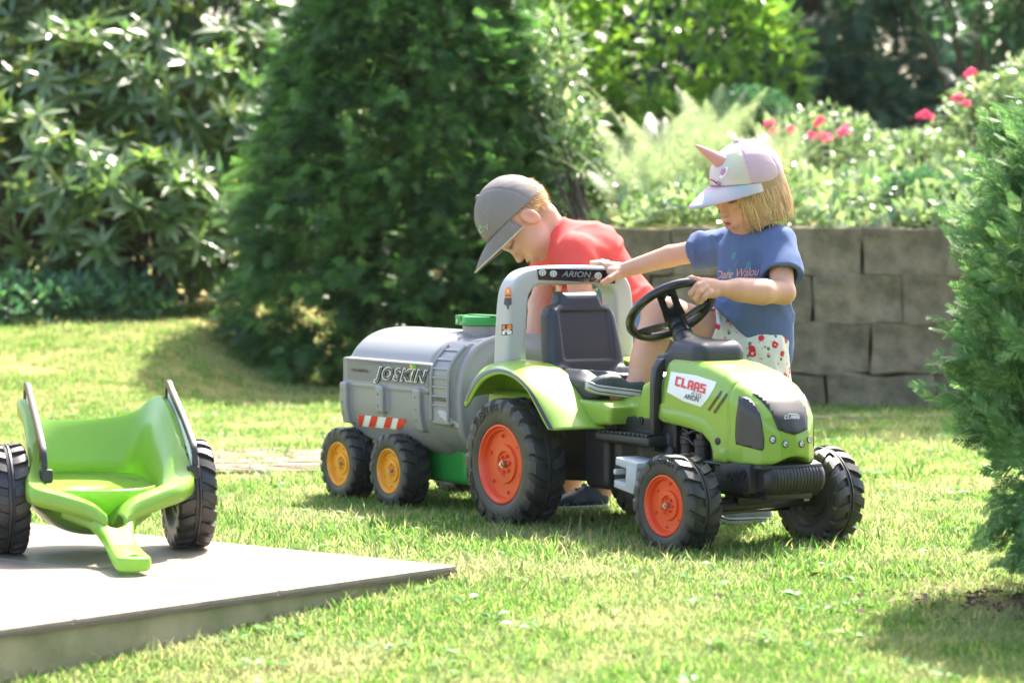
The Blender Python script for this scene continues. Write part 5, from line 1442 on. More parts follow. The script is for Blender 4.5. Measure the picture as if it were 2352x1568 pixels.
def skin_colour(loc, open_=0.0, hairfn=None, base=(.60, .335, .225)):
    def fn(P):
        q = loc(P); x, y, z = q[:, 0], q[:, 1], q[:, 2]
        c = np.tile(np.array(base, np.float32), (len(P), 1))
        def mixin(m, col): 
            nonlocal c
            c = c * (1 - m[:, None]) + np.array(col, np.float32) * m[:, None]
        ins = (np.abs(x) < .13) & (np.abs(y) < .1) & (np.abs(z) < .13)
        g = lambda cx, cy, cz, r: np.exp(-(((x - cx) ** 2 + (y - cy) ** 2 + (z - cz) ** 2) / r ** 2)) * ins
        for s in (1, -1):
            mixin(.35 * g(.066, s * .045, -.04, .022), (.68, .26, .19))
            mixin(.55 * g(-.006, s * .08, -.008, .025), (.70, .28, .19))
            lash = np.exp(-((z - (.0035 + 6 * (y - s * .030) ** 2)) / .0030) ** 2) * (np.abs(y - s * .031) < .0155) * (x > .06)
            mixin(.9 * lash, (.05, .03, .02))
            brow = np.exp(-((z - (.026 - 5 * (y - s * .03) ** 2)) / .0036) ** 2) * (np.abs(y - s * .032) < .018) * (x > .06)
            mixin(.45 * brow, (.22, .12, .06))
        lip = np.exp(-(((z + .0565) / (.0085 + open_ * .6)) ** 4 + (y / .0165) ** 4)) * (x > .078)
        mixin(.75 * lip, (.52, .16, .13))
        mouth = np.exp(-(((z + .0565) / (.0016 + open_ * .9)) ** 4 + (y / .012) ** 4)) * (x > .07)
        mixin(.85 * mouth, (.12, .02, .02))
        if hairfn is not None: mixin(hairfn(x, y, z) * ins, (.24, .15, .075))
        return c
    return fn

def hand_caps(chains, k=.0032):
    L = []
    for pts in chains:
        for (a, ra), (b, rb) in zip(pts[:-1], pts[1:]):
            L.append((cap(a, b, ra, rb), k))
    return L

def cap_crown(C, A, s, c, r, plane):
    """cap shell in head space: ellipsoid above a tilted plane; six panels"""
    C = np.array(C)
    E = ell(C + A @ np.array(c) * s, np.array(r) * s, A)
    n = np.array(plane[:3]); n = n / np.linalg.norm(n)
    def f(P):
        q = (P - C) @ A / s
        d = E(P)
        az = np.arctan2(q[:, 1], q[:, 0] - c[0]); hgt = np.clip((q[:, 2] - c[2]) / r[2], -1, 1)
        seam = np.exp(-((((az + PI / 6) % (PI / 3)) - PI / 6) * np.sqrt(np.clip(1 - hgt ** 2, .02, 1)) / .022) ** 2)
        d = d + seam * .0016 * s - .0012 * s * wob(q.astype(np.float32), 5, 45)
        return smax(d, (-(q @ n) + plane[3]) * s, .004 * s)
    return f
def cap_brim(C, A, s, c, r, z0, length, droop, arc=1.05, tilt=0.0):
    C = np.array(C); V = []; nu, nv = 25, 9
    for i in range(nu):
        a = -arc + 2 * arc * i / (nu - 1)
        e = np.array([c[0] + r[0] * 1.0 * math.cos(a) * .985, r[1] * math.sin(a) * .985])
        rad = length * max(0.0, math.cos(a / arc * PI / 2)) ** 1.15
        for j in range(nv):
            t = j / (nv - 1)
            x = e[0] + rad * t; y = e[1] * (1 + .03 * t)
            z = z0(e[0]) - droop * (y / r[1]) ** 2 * t - tilt * rad * t - .012 * t * t
            V.append(C + A @ np.array([x, y, z]) * s)
    F = [(i * nv + j, i * nv + j + 1, (i + 1) * nv + j + 1, (i + 1) * nv + j) for i in range(nu - 1) for j in range(nv - 1)]
    return np.array(V), np.array(F), nu, nv

def wdecal(name, poly, f, material, parent, off=.0015, cut=6, start=7.0):
    V2, F = subdivide_poly(poly, cut); W0 = np.array([spot(x, y, start) for x, y in V2])
    P = march(f, W0, W0 - C0, off, 90); F = F[(np.abs(f(P) - off) < .004)[F].all(1)]
    return obj(name, fast_mesh(name, P - np.array(parent_loc(parent)), F, material, True), parent)
def wtext(name, V2, F, f, material, parent, off=.002, start=7.0):
    W0 = np.array([spot(x, y, start) for x, y in V2])
    P = march(f, W0, W0 - C0, off, 90); F = F[(np.abs(f(P) - off) < .004)[F].all(1)]
    return obj(name, fast_mesh(name, P - np.array(parent_loc(parent)), F, material), parent)
def parent_loc(o):
    while o.parent: o = o.parent
    return o.location
def pmesh(name, me, parent):
    """mesh given in garden space, hung under a person"""
    me.transform(Matrix.Translation(-Vector(parent_loc(parent))))
    return obj(name, me, parent)
def stroke(pts, w):
    """2D ribbon polygon along points"""
    p = np.array(pts, float); t = np.gradient(p, axis=0); t /= np.linalg.norm(t, axis=1, keepdims=True) + 1e-9; n = np.stack([-t[:, 1], t[:, 0]], 1)
    ww = (np.sin(np.linspace(.25, PI - .25, len(p))) * w)[:, None]
    return [tuple(q) for q in p + n * ww] + [tuple(q) for q in (p - n * ww)[::-1]]

def clog(name, heel, toe, up, width, parent, upper, strap=True, floor_=None):
    """a foam clog: rounded upper, thick rim sole"""
    heel = np.array(heel); toe = np.array(toe); Fv = toe - heel; Ln = np.linalg.norm(Fv); A = frame(Fv, up); C = heel
    def loc(P): return (P - C) @ A
    def wid(x): return width * np.interp(x / Ln, [-.05, .05, .25, .45, .7, .9, 1.0, 1.05], [.25, .34, .40, .41, .50, .44, .25, .1])
    def sole_f(P):
        q = loc(P); x, y, z = q[:, 0], q[:, 1], q[:, 2]
        d = smax(np.abs(y) - wid(x), smax(x - Ln, -x, .01), .02)
        zz = .012 * np.clip((x / Ln - .75) / .25, 0, 1) ** 2
        return smax(d, np.abs(z - zz - .012) - .013, .006)
    def up_f(P):
        q = loc(P); x, y, z = q[:, 0], q[:, 1], q[:, 2]
        top = np.interp(x / Ln, [-.05, .05, .3, .45, .6, .8, .97, 1.05], [.055, .06, .05, .062, .062, .05, .03, .0])
        d = smax(np.abs(y) - wid(x) * (1.0 - .5 * np.clip((z - .02) / .06, 0, 1) ** 2) * .94, smax(x - Ln * .985, -x - .004, .01), .02)
        d = smax(d, smax(z - top, .01 - z, .006), .022)
        return smax(d, -ell(heel + A @ np.array([.24 * Ln, 0, .065]), (.27 * Ln, width * .30, .042), A)(P), .006)
    lo = np.minimum(heel, toe) - .08; hi = np.maximum(heel, toe) + .1
    u = pmesh(name, sdf_mesh(name, up_f, lo, hi, .003, upper), parent)
    pmesh('sole', sdf_mesh('sole', sole_f, lo, hi, .003, M['solew']), u)
    for zz in (.006, .018):
        pts = []
        for t in np.linspace(-1, 1, 33):
            x = Ln * (1 - abs(t) ** 1.0) * .99 + .002; y = math.copysign(1, t) * float(wid(np.array([x]))[0]) * 1.0
            if abs(t) < .06: y = y * abs(t) / .06 * .9
            pts.append(heel + A @ np.array([x, y * 1.012, zz + .012 * max(0, (x / Ln - .75) / .25) ** 2]))
        mb = MB(); mb.tube(pts, .0016, 6); o = mb.build('sole_line', M['crocs'], None, smooth=60); me = o.data; bpy.data.objects.remove(o); pmesh('sole_line', me, u)
    if strap:
        pts = [heel + A @ np.array([.38 * Ln * math.cos(a) * .9 + .36 * Ln, width * .46 * math.sin(a), .066 + .012 * (1 - abs(math.sin(a)))]) for a in np.linspace(PI / 2, 3 * PI / 2, 17)]
        mb = MB(); rr = []
        for p in pts: rr.append([p + A @ np.array([0, 0, .008]), p + A @ np.array([.004, 0, 0]), p - A @ np.array([0, 0, .008]), p - A @ np.array([.004, 0, 0])])
        mb.loft(rr); o = mb.build('strap', upper, None, smooth=50); me = o.data; bpy.data.objects.remove(o); pmesh('strap', me, u)
    return u, up_f, A

def sleeve(a, b, r0, r1, rh, frac):
    a = np.array(a, np.float32); ax = np.array(b, np.float32) - a; Ln = float(np.linalg.norm(ax)); ax = ax / Ln; ln = Ln * frac
    C_ = cap(a, a + ax * ln * 1.25, r0, r1 + .004)
    def f(P):
        q = P - a; tt = q @ ax; far = np.sqrt(((q - tt[:, None] * ax) ** 2).sum(1))
        d = smax(C_(P), tt - ln, .003)
        return smax(d, -np.maximum(far - rh, ln - .03 - tt), .002)
    return f
# ---- the girl
GR = spot(1725, 1212, 8.17); GR[2] = 0
girl = empty('person', GR, 0, 'child in pastel horned cap and blue T-shirt with one foot on the tractor', 'person')
S_ = spot
gC = S_(1716, 440, 8.15); gA = frame((-.76, -.50, -.36), (-.10, -.10, 1))
hf, hloc, hg = head_parts(gC, gA, 1.03, .004)
rsh, lsh = S_(1682, 562, 8.26), S_(1786, 562, 8.12)
rel, rwr = S_(1540, 588, 8.33), S_(1428, 622, 8.395)
lel, lwr = S_(1800, 672, 8.02), S_(1657, 662, 7.90)
rhip, lhip = S_(1690, 800, 8.25), S_(1742, 805, 8.16)
rkn, ran = S_(1517, 716, 8.11), S_(1462, 888, 8.04)
lkn, lan = S_(1735, 985, 8.17), S_(1742, 1160, 8.17)
nb = S_(1728, 545, 8.185)
body = [(cap(nb, hg(-.03, 0, -.03), .040, .040), .0),
        (cap(S_(1726, 600, 8.19), S_(1716, 780, 8.20), .085, .085), .03), (cap(rsh, lsh, .038), .03),
        (cap(rsh, rel, .037, .029), .02), (cap(rel, rwr, .031, .021), .008),
        (cap(lsh, lel, .038, .030), .02), (cap(lel, lwr, .0335, .0215), .008),
        (cap(S_(1752, 672, 7.965), S_(1700, 667, 7.93), .029, .026), .03),
        (cap(rhip, rkn, .072, .051), .03), (cap(rkn, ran, .050, .030), .012), (cap(S_(1500, 775, 8.085), S_(1478, 830, 8.06), .045, .037), .012),
        (cap(ran, S_(1420, 905, 8.03), .028, .026), .01),
        (cap(lhip, lkn, .07, .048), .03), (cap(lkn, lan, .047, .03), .01), (cap(lan, S_(1700, 1190, 8.15), .028, .026), .01)]
# right hand on the roll bar
rk = S_(1402, 617, 8.405)
chains = [[(rwr, .020), (rk, .021)], [(S_(1422, 618, 8.41), .020), (S_(1405, 614, 8.45), .017)], [(S_(1422, 626, 8.385), .019), (S_(1404, 624, 8.38), .014)],
          [(rk, .0105), (S_(1379, 606, 8.405), .0092), (S_(1352, 608, 8.415), .0075)],
          [(S_(1402, 613, 8.425), .0105), (S_(1380, 604, 8.435), .009), (S_(1358, 604, 8.455), .0075)],
          [(S_(1404, 612, 8.445), .010), (S_(1384, 602, 8.465), .009), (S_(1366, 603, 8.49), .0075)],
          [(S_(1408, 612, 8.46), .009), (S_(1394, 603, 8.485), .008), (S_(1380, 604, 8.505), .007)],
          [(S_(1418, 630, 8.372), .012), (S_(1400, 641, 8.355), .0098), (S_(1383, 651, 8.352), .008)]]
# left hand round the steering wheel
lk = S_(1618, 658, 7.875)
chains += [[(lwr, .020), (lk, .019)], [(S_(1640, 655, 7.89), .018), (S_(1618, 650, 7.875), .015)], [(S_(1640, 670, 7.885), .018), (S_(1622, 672, 7.87), .015)],
           [(S_(1616, 646, 7.87), .0092), (S_(1588, 639, 7.862), .0082), (S_(1565, 649, 7.872), .0066)],
           [(S_(1615, 651, 7.862), .0092), (S_(1601, 656, 7.848), .0084), (S_(1586, 674, 7.848), .0076), (S_(1590, 683, 7.862), .0062)],
           [(S_(1621, 660, 7.86), .0090), (S_(1607, 669, 7.846), .0082), (S_(1598, 686, 7.850), .0072), (S_(1604, 694, 7.866), .006)],
           [(S_(1632, 671, 7.862), .0085), (S_(1617, 681, 7.852), .0074), (S_(1610, 694, 7.860), .0062)],
           [(S_(1640, 662, 7.90), .011), (S_(1615, 664, 7.905), .009), (S_(1596, 672, 7.905), .0075)]]
gf0 = union(body + hand_caps(chains))
gf = lambda P: smin(gf0(P), hf(P), .012)
bmesh_ = sdf_mesh('body', gf, (.22, 7.75, .0), (.92, 8.6, 1.1), .0037, M['skin'])
vcol(bmesh_, skin_colour(hloc, .004))
pmesh('body', bmesh_, girl)
# T-shirt
hem_a, hem_b = S_(1632, 698, 8.2), S_(1805, 868, 8.2)
hd = hem_b - hem_a; hn = np.array([hd[2], 0, -hd[0]]); hn /= np.linalg.norm(hn)
if hn[2] > 0: hn = -hn                                   # points down, out of the shirt
gtorso = union(body[0:3])
def shirt_f(P):
    d = cap(S_(1735, 590, 8.185), S_(1738, 720, 8.19), .094, .098)(P)
    d = smin(d, ell(S_(1700, 720, 8.17), (.085, .092, .085))(P), .05)
    d = smin(d, ell(S_(1742, 800, 8.19), (.098, .095, .11))(P), .05)
    d = smin(d, cap(rsh + np.array([.02, 0, .0]), lsh + np.array([-.01, 0, 0]), .046, .05)(P), .035)
    d = smin(d, gtorso(P) - .008, .008)
    for a, b, r0, r1, rh, fr in ((rsh, rel, .046, .052, .043, .60), (lsh, lel, .050, .056, .046, .66)):
        d = smin(d, sleeve(a, b, r0, r1, rh, fr)(P), .012)
    Q = P.astype(np.float32)
    d = d + .0028 * wob(Q * np.array([1, 1, .55], np.float32), 3, 28) + .0012 * wob(Q, 8, 70) - .0068 * ridge(Q * np.array([1, 1, .5], np.float32), 9, 20)
    # gathered folds running from the right sleeve
    t = (Q - rsh) @ ((rel - rsh) / np.linalg.norm(rel - rsh)); d = d + .0011 * np.sin((Q[:, 2] * 190 + t * 60)) * np.exp(-((t - .03) / .05) ** 2) * (Q[:, 0] < .68)
    # openings: sleeves, neck, hem
    d = smax(d, -(ell(hg(.012, 0, -.150), (.062, .062, .042), gA)(P)), .006)
    d = smax(d, (P - hem_a) @ hn, .003)
    return smax(d, -(smax(gf0(P) - .012, -((P - hem_a) @ hn) - .03, .001)), .002)
shirt = pmesh('t_shirt', sdf_mesh('t_shirt', shirt_f, (.42, 7.95, .40), (.90, 8.45, .93), .004, M['bluecloth']), girl)
V, F = text2d('Dare Walou', 1, shear=.25, space=.92); V = quadmap(V, V[:, 0].max(), .7, [(1643, 641), (1742, 632), (1745, 612), (1645, 622)])
wtext('lettering', V, F, shirt_f, M['peach'], shirt)
for q in ([(1680, 596), (1683, 581), (1691, 578), (1688, 594)], [(1685, 612), (1690, 600), (1697, 593), (1692, 607), (1688, 613)], [(1712, 618), (1716, 600), (1726, 601), (1722, 621)], [(1668, 640), (1673, 617), (1679, 616), (1675, 642)], [(1640, 633), (1642, 615), (1645, 616), (1644, 634)]):
    wdecal('print_dash', q, shirt_f, M['teal'], shirt)
# shorts
def shorts_f(P):
    d = ell(S_(1718, 788, 8.2), (.102, .098, .105))(P)
    th = rkn - rhip; th /= np.linalg.norm(th)
    d = smin(d, cap(rhip, rhip + th * .16, .082, .084)(P), .03)
    d = smin(d, cap(lhip, lhip + np.array([.0, 0, -.10]), .085, .088)(P), .03)
    Q = P.astype(np.float32)
    d = d + .0032 * wob(Q, 12, 34) + .0015 * wob(Q, 13, 80) - .005 * ridge(Q * np.array([1, 1, .5], np.float32), 14, 26)
    t1 = (P - rhip) @ th
    d = np.where(P[:, 2] > .47, smax(d, t1 - .14, .004), d)
    lo_ = .40 - P[:, 2]
    d = smax(d, lo_, .004)
    r1 = np.sqrt(((P - rhip - t1[:, None] * th) ** 2).sum(1))
    return smax(d, -np.maximum(r1 - .071, .10 - t1), .002)
pmesh('shorts', sdf_mesh('shorts', shorts_f, (.40, 7.98, .36), (.85, 8.45, .64), .0035, M['floral']), girl)
# cap
gcrown_c, gcrown_r = (-.012, 0, .040), (.102, .086, .092)
gplane = (-.25, 0, 1.0, .026)
gcf = cap_crown(gC, gA, 1.06, gcrown_c, gcrown_r, gplane)
cme = sdf_mesh('cap', gcf, gC - .17, gC + .17, .003, M['capcol'])
def capcol(P):
    q = (P - gC) @ gA / 1.06
    az = np.abs(np.arctan2(q[:, 1], q[:, 0] + .012))
    fr = np.clip((PI / 3 * .98 - az) / .03, 0, 1)[:, None]
    iri = np.stack([.60 + .07 * np.sin(q[:, 2] * 40 + q[:, 1] * 30), .53 + .05 * np.sin(q[:, 2] * 55 + 1), .47 + .08 * np.sin(q[:, 1] * 50 + q[:, 2] * 20)], 1)
    back = np.array([.50, .35, .385])
    edge = np.exp(-((az - PI / 3 * .98) / .06) ** 2)[:, None]
    c = iri * fr + back * (1 - fr)
    return c * (1 - .6 * edge) + np.array([.58, .36, .36]) * .6 * edge
vcol(cme, capcol)
gcap = pmesh('cap', cme, girl)
V, F, nu, nv = cap_brim(gC, gA, 1.06, gcrown_c, gcrown_r, lambda x: .027 + .25 * x, .098, .012, arc=1.35, tilt=.10)
bme = fast_mesh('brim', V, F, M['capcol'], True)
def brimcol(P):
    q = (P - gC) @ gA / 1.06; t = np.sin(q[:, 1] * 55 + q[:, 0] * 25)[:, None] * .5 + .5
    t2 = np.sin(q[:, 1] * 34 - q[:, 0] * 45 + 2)[:, None] * .5 + .5
    return np.array([.50, .30, .46]) * t + np.array([.36, .42, .46]) * (1 - t) * t2 + np.array([.58, .50, .46]) * (1 - t) * (1 - t2)
vcol(bme, brimcol)
br = pmesh('brim', bme, gcap); sd = br.modifiers.new('t', 'SOLIDIFY'); sd.thickness = .004
mb = MB(); hb = hg(.060, 0, .112); ht = hg(.118, .0, .176)
hpts = [hb + (ht - hb) * t for t in np.linspace(-.1, 1, 12)]
mb.tube(hpts, [.019 * (1 - t) ** .8 * (1 + .06 * math.sin(t * 40)) + .0025 for t in np.linspace(0, 1, 12)], 16)
o = mb.build('horn', M['hornpink'], None, smooth=70); me = o.data; bpy.data.objects.remove(o); pmesh('horn', me, gcap)
mb = MB(); mb.lathe([(0, .006), (.007, .005), (.009, 0), (.009, -.004)], 14, axis='z'); o = mb.build('button', M['capcol'], None, smooth=60); me = o.data; bpy.data.objects.remove(o)
vcol(me, lambda P: np.tile([.55, .38, .42], (len(P), 1))); me.transform(Matrix.Translation(Vector(gC + gA @ np.array([-.012, 0, .1325]) * 1.06))); pmesh('button', me, gcap)
wdecal('ear_print', [(x_, y_ - 6) for x_, y_ in ((1656, 407), (1651, 412), (1656, 417), (1664, 411), (1671, 400), (1673, 388), (1665, 391))], gcf, M['white'], gcap, .0012)
wdecal('ear_print', [(x_, y_ - 6) for x_, y_ in ((1654, 404), (1657, 409), (1661, 409), (1667, 401), (1667, 393), (1661, 393), (1656, 397))], gcf, M['lilac'], gcap, .0022)
wdecal('lash_print', stroke([(1624, 420), (1627, 415), (1632, 412.5), (1638, 415), (1644, 420), (1650, 425), (1656, 426)], 1.3), gcf, M['dark'], gcap, .0016)
for q in ([(1643, 429), (1649, 427), (1653, 424.5)], [(1647, 431.5), (1652, 430.5), (1656, 428)], [(1652, 434), (1655, 433), (1657, 431)]):
    wdecal('lash_print', stroke([(x_, y_ - 10) for x_, y_ in q], .95), gcf, M['dark'], gcap, .0016)
# hair: a soft bob with loose strands
def hair_f(P):
    q = (P - gC) @ gA / 1.03; x, y, z = q[:, 0], q[:, 1], q[:, 2]
    d = (np.sqrt((x + .014) ** 2 / .102 ** 2 + y ** 2 / .086 ** 2) - 1) * .088
    d = smax(smax(d, z - .04, .01), -.083 - .12 * (x + .01) - z, .006)
    face = (np.sqrt(((x - .07) / .075) ** 2 + (y / .060) ** 2) - 1) * .06
    return smax(d, -face, .008) * 1.03
hb_ = pmesh('hair', sdf_mesh('hair', hair_f, gC - .16, gC + .16, .0035, M['hairbase']), girl)
rng = np.random.RandomState(4); VV, FF = [], []
for i in range(1200):
    a = rng.uniform(.62, 2 * PI - .62); side = 1 if a < PI else -1
    ca, sa = math.cos(a), math.sin(a)
    top = np.array([-.014 + .099 * ca, .083 * sa, rng.uniform(.0, .035)])
    ln = rng.uniform(.085, .115) * (1 if abs(a - PI) < 1.9 else .9); spread = rng.uniform(.98, 1.09); w = rng.uniform(.0006, .0017)
    tang = np.array([-.099 * sa, .083 * ca, 0]); tang /= np.linalg.norm(tang)
    sway = rng.normal(0, .010)
    n0 = len(VV)
    for j in range(7):
        t = j / 6
        b_ = 1 + (spread - 1) * t + .03 * math.sin(t * PI) - (.07 * t ** 3)
        p = np.array([(top[0] + .014) * b_ - .014, top[1] * b_, top[2] - ln * t]) + tang * sway * t * t
        ww = w * (1 - .6 * t ** 3)
        VV.append(gC + gA @ (p - tang * ww) * 1.03); VV.append(gC + gA @ (p + tang * ww) * 1.03)
        if j: FF.append((n0 + 2 * j - 2, n0 + 2 * j - 1, n0 + 2 * j + 1, n0 + 2 * j))
st = pmesh('hair_strands', fast_mesh('hair_strands', np.array(VV), np.array(FF), M['hair'], True), hb_); st['kind'] = 'stuff'
VV, FF = [], []
for i in range(60):      # wispy ends that stick out at the back of the cap
    n0 = len(VV); p = hg(-.108, rng.uniform(-.02, .03), rng.uniform(.01, .075)); v = gA @ np.array([-rng.uniform(.01, .04), rng.normal(0, .012), rng.normal(0, .02)])
    for j in range(5):
        t = j / 4; c = p + v * t + np.array([0, 0, -.014 * t * t]); VV += [c, c + np.array([0, 0, .0009])]
        if j: FF.append((n0 + 2 * j - 2, n0 + 2 * j - 1, n0 + 2 * j + 1, n0 + 2 * j))
st = pmesh('hair_wisps', fast_mesh('hair_wisps', np.array(VV), np.array(FF), M['hair']), hb_); st['kind'] = 'stuff'
# clogs
u1, uf1, ua1 = clog('clog', S_(1476, 918, 8.02), S_(1342, 902, 8.00), (.05, .10, 1), .085, girl, M['crocs'], False)
lb = S_(1768, 1204, 8.17); u2, uf2, ua2 = clog('clog', (lb[0], lb[1], .012), (lb[0] - .155, lb[1] - .03, .012), (0, 0, 1), .085, girl, M['crocgrey'], False)
for i, (x, y) in enumerate(((.62, -.3), (.62, .0), (.72, -.42), (.72, -.12), (.72, .2), (.82, -.3), (.82, 0), (.9, -.12), (.54, -.15), (.54, -.4))):
    P0 = np.array([(lb[0], lb[1], .012)]) + ua2 @ np.array([x * .158, y * .07, 0]); P = march(uf2, P0 + np.array([[0, 0, .12]]), np.array([[0, 0, -1.0]]), .0006)[0]
    nrm = grad(uf2, P[None])[0]; t1 = np.cross(nrm, [1, 0, 0]); t1 /= np.linalg.norm(t1); t2 = np.cross(nrm, t1)
    V = np.array([P + .0042 * (math.cos(a) * t1 + math.sin(a) * t2) for a in np.linspace(0, 2 * PI, 10, endpoint=False)]); me = bpy.data.meshes.new('vent_hole'); me.from_pydata([tuple(v) for v in V], [], [tuple(range(10))]); me.materials.append(M['crocs']); pmesh('vent_hole', me, u2)

# ---- the boy
BR = spot(1380, 1172, 8.70); BR[2] = 0
boy = empty('person', BR, 0, 'child in grey cap and red T-shirt bending over behind the tractor seat', 'person')
bC = S_(1204, 508, 8.74); bA = frame((-.40, -.13, -.90), (-.91, 0, .41)); BS = 1.13
bhf, bloc, bg = head_parts(bC, bA, BS, 0.0)
bn = S_(1272, 545, 8.76); blsh, brsh = S_(1325, 582, 8.66), S_(1282, 580, 8.90)
blel, blwr = S_(1335, 700, 8.62), S_(1300, 815, 8.58)
brel, brwr = S_(1240, 700, 8.80), S_(1224, 800, 8.66)
bhl, bhr = S_(1432, 735, 8.74), S_(1425, 735, 8.90)
bkl, bal = S_(1425, 950, 8.68), S_(1378, 1130, 8.70)
bkr, bar_ = S_(1360, 960, 8.93), S_(1300, 1125, 8.95)
hand = lambda w, k, d: [[(w, .021), (k, .023)]] + [[(k + np.array([o, .4 * o2, 0]), .010), (k + np.array([o * 1.2, .4 * o2, -.028]), .009), (k + np.array([o * 1.1 + d, .4 * o2, -.05]), .0075)] for o, o2 in ((-.018, .01), (-.006, .02), (.006, .02), (.017, .01))] + [[(w + np.array([-.012, -.012, -.02]), .011), (k + np.array([-.03, -.02, -.005]), .009), (k + np.array([-.036, -.022, -.022]), .0075)]]
bb = [(cap(bn, bg(-.03, 0, -.04), .047, .046), 0), (cap(bn, S_(1330, 595, 8.77), .05, .085), .03), (cap(S_(1330, 595, 8.77), S_(1420, 700, 8.82), .09, .095), .04), (cap(blsh, brsh, .045), .04),
      (cap(blsh, blel, .042, .034), .02), (cap(blel, blwr, .034, .023), .01), (cap(brsh, brel, .042, .034), .02), (cap(brel, brwr, .035, .0235), .01),
      (cap(bhl, bkl, .075, .057), .03), (cap(bkl, bal, .055, .035), .012), (cap(bhr, bkr, .085, .057), .03), (cap(bkr, bar_, .055, .035), .012)]
bb += hand_caps(hand(blwr, S_(1290, 850, 8.57), -.01) + hand(brwr, S_(1220, 838, 8.60), -.008))
bf0 = union(bb); bf = lambda P: smin(bf0(P), bhf(P), .012)
me = sdf_mesh('body', bf, (-.2, 8.4, .0), (.46, 9.1, 1.05), .004, M['skin'])
hairfn = lambda x, y, z: np.clip((-.006 + .35 * np.maximum(z, 0) - x) / .012, 0, 1) * np.clip((z + .055 + .25 * np.maximum(0, -x - .06)) / .03, 0, 1) * np.clip((.075 - np.abs(y)) / .01 + .6, 0, 1) * .95
vcol(me, skin_colour(bloc, 0, hairfn, (.58, .32, .215)))
pmesh('body', me, boy)
# short cropped hair below the cap
rng = np.random.RandomState(14); n = 1500
ang = rng.uniform(1.75, 2 * PI - 1.75, n); zz = rng.uniform(-.062, .03, n); zz = np.where(np.abs(ang - PI) > 1.1, np.maximum(zz, -.02), zz)
P0 = np.stack([np.cos(ang) * .16 - .014, np.sin(ang) * .16, zz + .012], 1) * BS @ bA.T + bC; D0 = np.stack([-np.cos(ang), -np.sin(ang), 0 * ang], 1) @ bA.T
Sf = march(bhf, P0, D0, .001, 60); ok = np.abs(bhf(Sf)) < .004; Sf = Sf[ok]; nn = grad(bhf, Sf); dn = bA @ np.array([-.25, 0, -1]); dd = dn - nn * (nn @ dn)[:, None] + nn * .35 + rng.randn(len(Sf), 3) * .25; dd /= np.linalg.norm(dd, axis=1, keepdims=True)
sd_ = np.cross(dd, nn); ln = rng.uniform(.008, .017, len(Sf))[:, None]; w = .0009
VV = np.stack([Sf - sd_ * w, Sf + sd_ * w, Sf + dd * ln + sd_ * w * .4, Sf + dd * ln - sd_ * w * .4], 1).reshape(-1, 3); FF = np.arange(len(VV)).reshape(-1, 4)
st = pmesh('hair', fast_mesh('hair', VV, FF, M['hair']), boy); st['kind'] = 'stuff'
btorso = union(bb[0:4])
def bshirt_f(P):
    d = cap(S_(1285, 560, 8.77), S_(1345, 600, 8.775), .074, .108)(P)
    d = smin(d, cap(S_(1345, 605, 8.775), S_(1447, 755, 8.80), .112, .128)(P), .05)
    d = smin(d, cap(blsh, brsh, .056)(P), .04)
    d = smin(d, btorso(P) - .008, .008)
    for a, b in ((blsh, blel), (brsh, brel)):
        d = smin(d, sleeve(a, b, .058, .061, .047, .56)(P), .010)
    Q = P.astype(np.float32)
    d = d + .0035 * wob(Q * np.array([.6, 1, 1], np.float32), 21, 24) + .0014 * wob(Q, 22, 60) - .0075 * ridge(Q * np.array([.55, .8, 1], np.float32), 24, 17)
    t = (Q - blsh) @ np.array([.5, 0, .85], np.float32); d = d + .0025 * np.sin(t * 130 + Q[:, 0] * 40) * np.exp(-((Q - (blsh + np.array([.02, 0, -.02]))) ** 2).sum(1) / .06 ** 2)
    cutn = S_(1262, 540, 8.75); dirn = (bg(0, 0, -.06) - bn); dirn[1] = 0; dirn /= np.linalg.norm(dirn)
    d = smax(d, (P - S_(1252, 550, 8.76)) @ dirn, .008)
    hdir = S_(1445, 745, 8.82) - S_(1360, 610, 8.78); hdir /= np.linalg.norm(hdir)
    return smax(d, (P - S_(1490, 815, 8.82)) @ hdir, .004)
bsh = pmesh('t_shirt', sdf_mesh('t_shirt', bshirt_f, (-.0, 8.5, .45), (.46, 9.05, 1.0), .0042, M['redcloth']), boy)
# collar band
th_ = np.linspace(0, 2 * PI, 33); dirn = bg(0, 0, -.06) - bn; dirn /= np.linalg.norm(dirn); e1 = np.cross(dirn, [0, 1, 0]); e1 /= np.linalg.norm(e1); e2 = np.cross(dirn, e1)
cc = S_(1255, 547, 8.762); mb = MB(); mb.tube([cc + .056 * (math.cos(a) * e1 + math.sin(a) * e2) for a in th_], .0065, 8, caps=False); o = mb.build('collar', M['redcloth'], None, smooth=70); me = o.data; bpy.data.objects.remove(o); pmesh('collar', me, bsh)
# bold print on the front of the shirt, seen under the roll bar
pr = lambda p, m: wdecal('shirt_print', p, bshirt_f, M[m], bsh, .0016, 8, 8.1)
pr([(1254, 655), (1292, 655), (1288, 668), (1262, 672)], 'cream'); pr([(1352, 655), (1390, 655), (1394, 690), (1360, 684)], 'teal')
pr([(1356, 660), (1376, 657), (1372, 668), (1358, 672)], 'cream'); pr([(1380, 664), (1396, 657), (1398, 705), (1384, 690)], 'cream')
# blue shorts
def bshorts_f(P):
    d = cap(S_(1428, 725, 8.79), S_(1428, 725, 8.88), .088)(P)
    d = smin(d, cap(bhl, bhl + (bkl - bhl) * .8, .084, .080)(P), .03); d = smin(d, cap(bhr, bhr + (bkr - bhr) * .8, .098, .082)(P), .03)
    d = d + .003 * wob(P.astype(np.float32), 31, 34)
    return smax(d, .33 - P[:, 2], .004)
pmesh('shorts', sdf_mesh('shorts', bshorts_f, (.05, 8.5, .28), (.48, 9.1, .72), .0042, M['denim']), boy)
